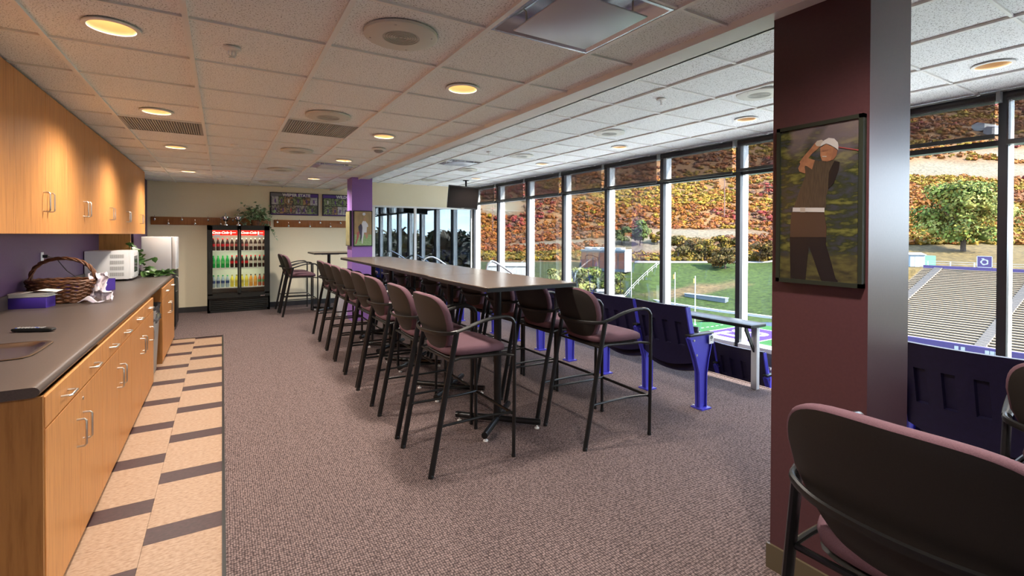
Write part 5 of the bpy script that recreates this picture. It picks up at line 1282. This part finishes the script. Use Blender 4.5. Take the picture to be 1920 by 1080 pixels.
# --- opposite stands
st_ = thing('stadium_stand', 'far bleacher stand with rows of beige benches across the field', 'stand', (104, 10, ZF))
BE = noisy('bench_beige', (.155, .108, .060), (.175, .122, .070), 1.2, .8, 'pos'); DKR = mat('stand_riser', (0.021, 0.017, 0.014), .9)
NR = 36; XFs, XTs, ZFs, ZTs = 89.6, 118., -14.0, -4.75; ya, yb = -34., 39.
bm_ = MB(); dm_ = MB()
for i in range(NR):
    t0 = i/NR; x0_ = XFs+(XTs-XFs)*t0; z0_ = ZFs+(ZTs-ZFs)*t0; dx_ = (XTs-XFs)/NR; dz_ = (ZTs-ZFs)/NR
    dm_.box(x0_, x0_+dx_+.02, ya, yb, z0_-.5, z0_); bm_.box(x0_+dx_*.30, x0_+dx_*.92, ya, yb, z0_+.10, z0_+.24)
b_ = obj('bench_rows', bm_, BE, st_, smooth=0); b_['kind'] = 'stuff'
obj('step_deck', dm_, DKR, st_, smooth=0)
for yy in (36.6, 23.3, 6, -12):
    am = MB()
    for i in range(NR*2):
        t0 = i/NR/2; x0_ = XFs+(XTs-XFs)*t0; z0_ = ZFs+(ZTs-ZFs)*t0; am.box(x0_, x0_+.41, yy-.6, yy+.6, z0_-.3, z0_+.30)
    obj('aisle_steps', am, mat('aisle_concrete', (0.101, 0.083, 0.069), .9), st_, smooth=0)
PUR = mat('stand_purple', (0.023, 0.009, 0.069), .6)
obj('front_wall', MB().box(XFs-.4, XFs, ya, yb, ZF, ZFs+.25), PUR, st_)
for yy in (25.6, 24.9, 22.4, 21.9, 21.4, 15.6, 14.5): obj('banner_mark', MB().box(XFs-.45, XFs-.4, yy-.22, yy+.22, ZF+.45, ZFs-.1), LINE, st_)
obj('top_fascia', MB().box(XTs, XTs+.3, ya, yb, ZTs-.2, ZTs+.55), PUR, st_); obj('walkway', MB().box(XTs+.3, XTs+5, ya, yb, ZTs-.6, ZTs-.1), mat('grey_walk', (0.060, 0.060, 0.064), .9), st_)
rl = MB()
for z in (.95, 1.35): rl.box(XTs+.35, XTs+.42, ya, yb, ZTs+z-.03, ZTs+z+.03)
obj('top_rail', rl, WPOLE, st_)
me = MB().box(-.06, .06, -.07, .07, 0, 1.9).mesh('rail_post', 0); me.materials.append(WPOLE)
for i in range(22): o = bpy.data.objects.new('rail_post', me); COL.objects.link(o); o.parent = st_; o.location = (XTs+.38, ya+1+i*3.4, ZTs-.5)
settle(st_)
sgp = on(1846, 489, 'x', XTs+.1)
sg_ = thing('sign_board', 'square purple sign with a white ring emblem above the far stand', 'sign', (XTs+.1, sgp.y, ZTs+.55))
obj('panel', MB().box(0, .15, -.98, .98, 0, 2.1), PUR, sg_); obj('panel_frame', MB().box(-.02, .0, -1.05, 1.05, 0, .1).box(-.02, 0, -1.05, 1.05, 2.0, 2.1).box(-.02, 0, -1.05, -.95, 0, 2.1).box(-.02, 0, .95, 1.05, 0, 2.1), WPOLE, sg_)
rg = MB(); nk = 20; vs = []
for k in range(nk):
    a = 2*PI*k/nk; w_ = 1+.10*math.cos(5*a)
    for q in (.55*w_, .34): vs.append((-.03, q*math.cos(a), 1.0+q*math.sin(a)))
obj('ring_emblem', rg.add(vs, [(2*k, 2*((k+1) % nk), 2*((k+1) % nk)+1, 2*k+1) for k in range(nk)]), LINE, sg_, smooth=0); obj('emblem_tick', MB().box(-.04, -.03, .05, .40, 1.55, 1.68), LINE, sg_)
bx_ = shed('equipment_shed', 'pale blue shed with dark green annex on the bank above the stands', 1712, 106, 3.2, 2.5, 2.6, MATS['pale_blue_metal'], WALLW); obj('annex', MB().box(1.7, 4.2, -1, 1, 0, 2.4), mat('dark_green_metal', (.02, .09, .055), .6), bx_)

# --- unseen pale steps added below the windows to bounce sunlight onto the ceiling
hm = MB()
for i in range(29): hm.box(6.4+i*.8, 7.25+i*.8, -45, 60, ZF, -2.0-i*.45)
struct('bounce_terraces', hm, mat('bounce_concrete', (.66, .64, .60), .9), smooth=0)
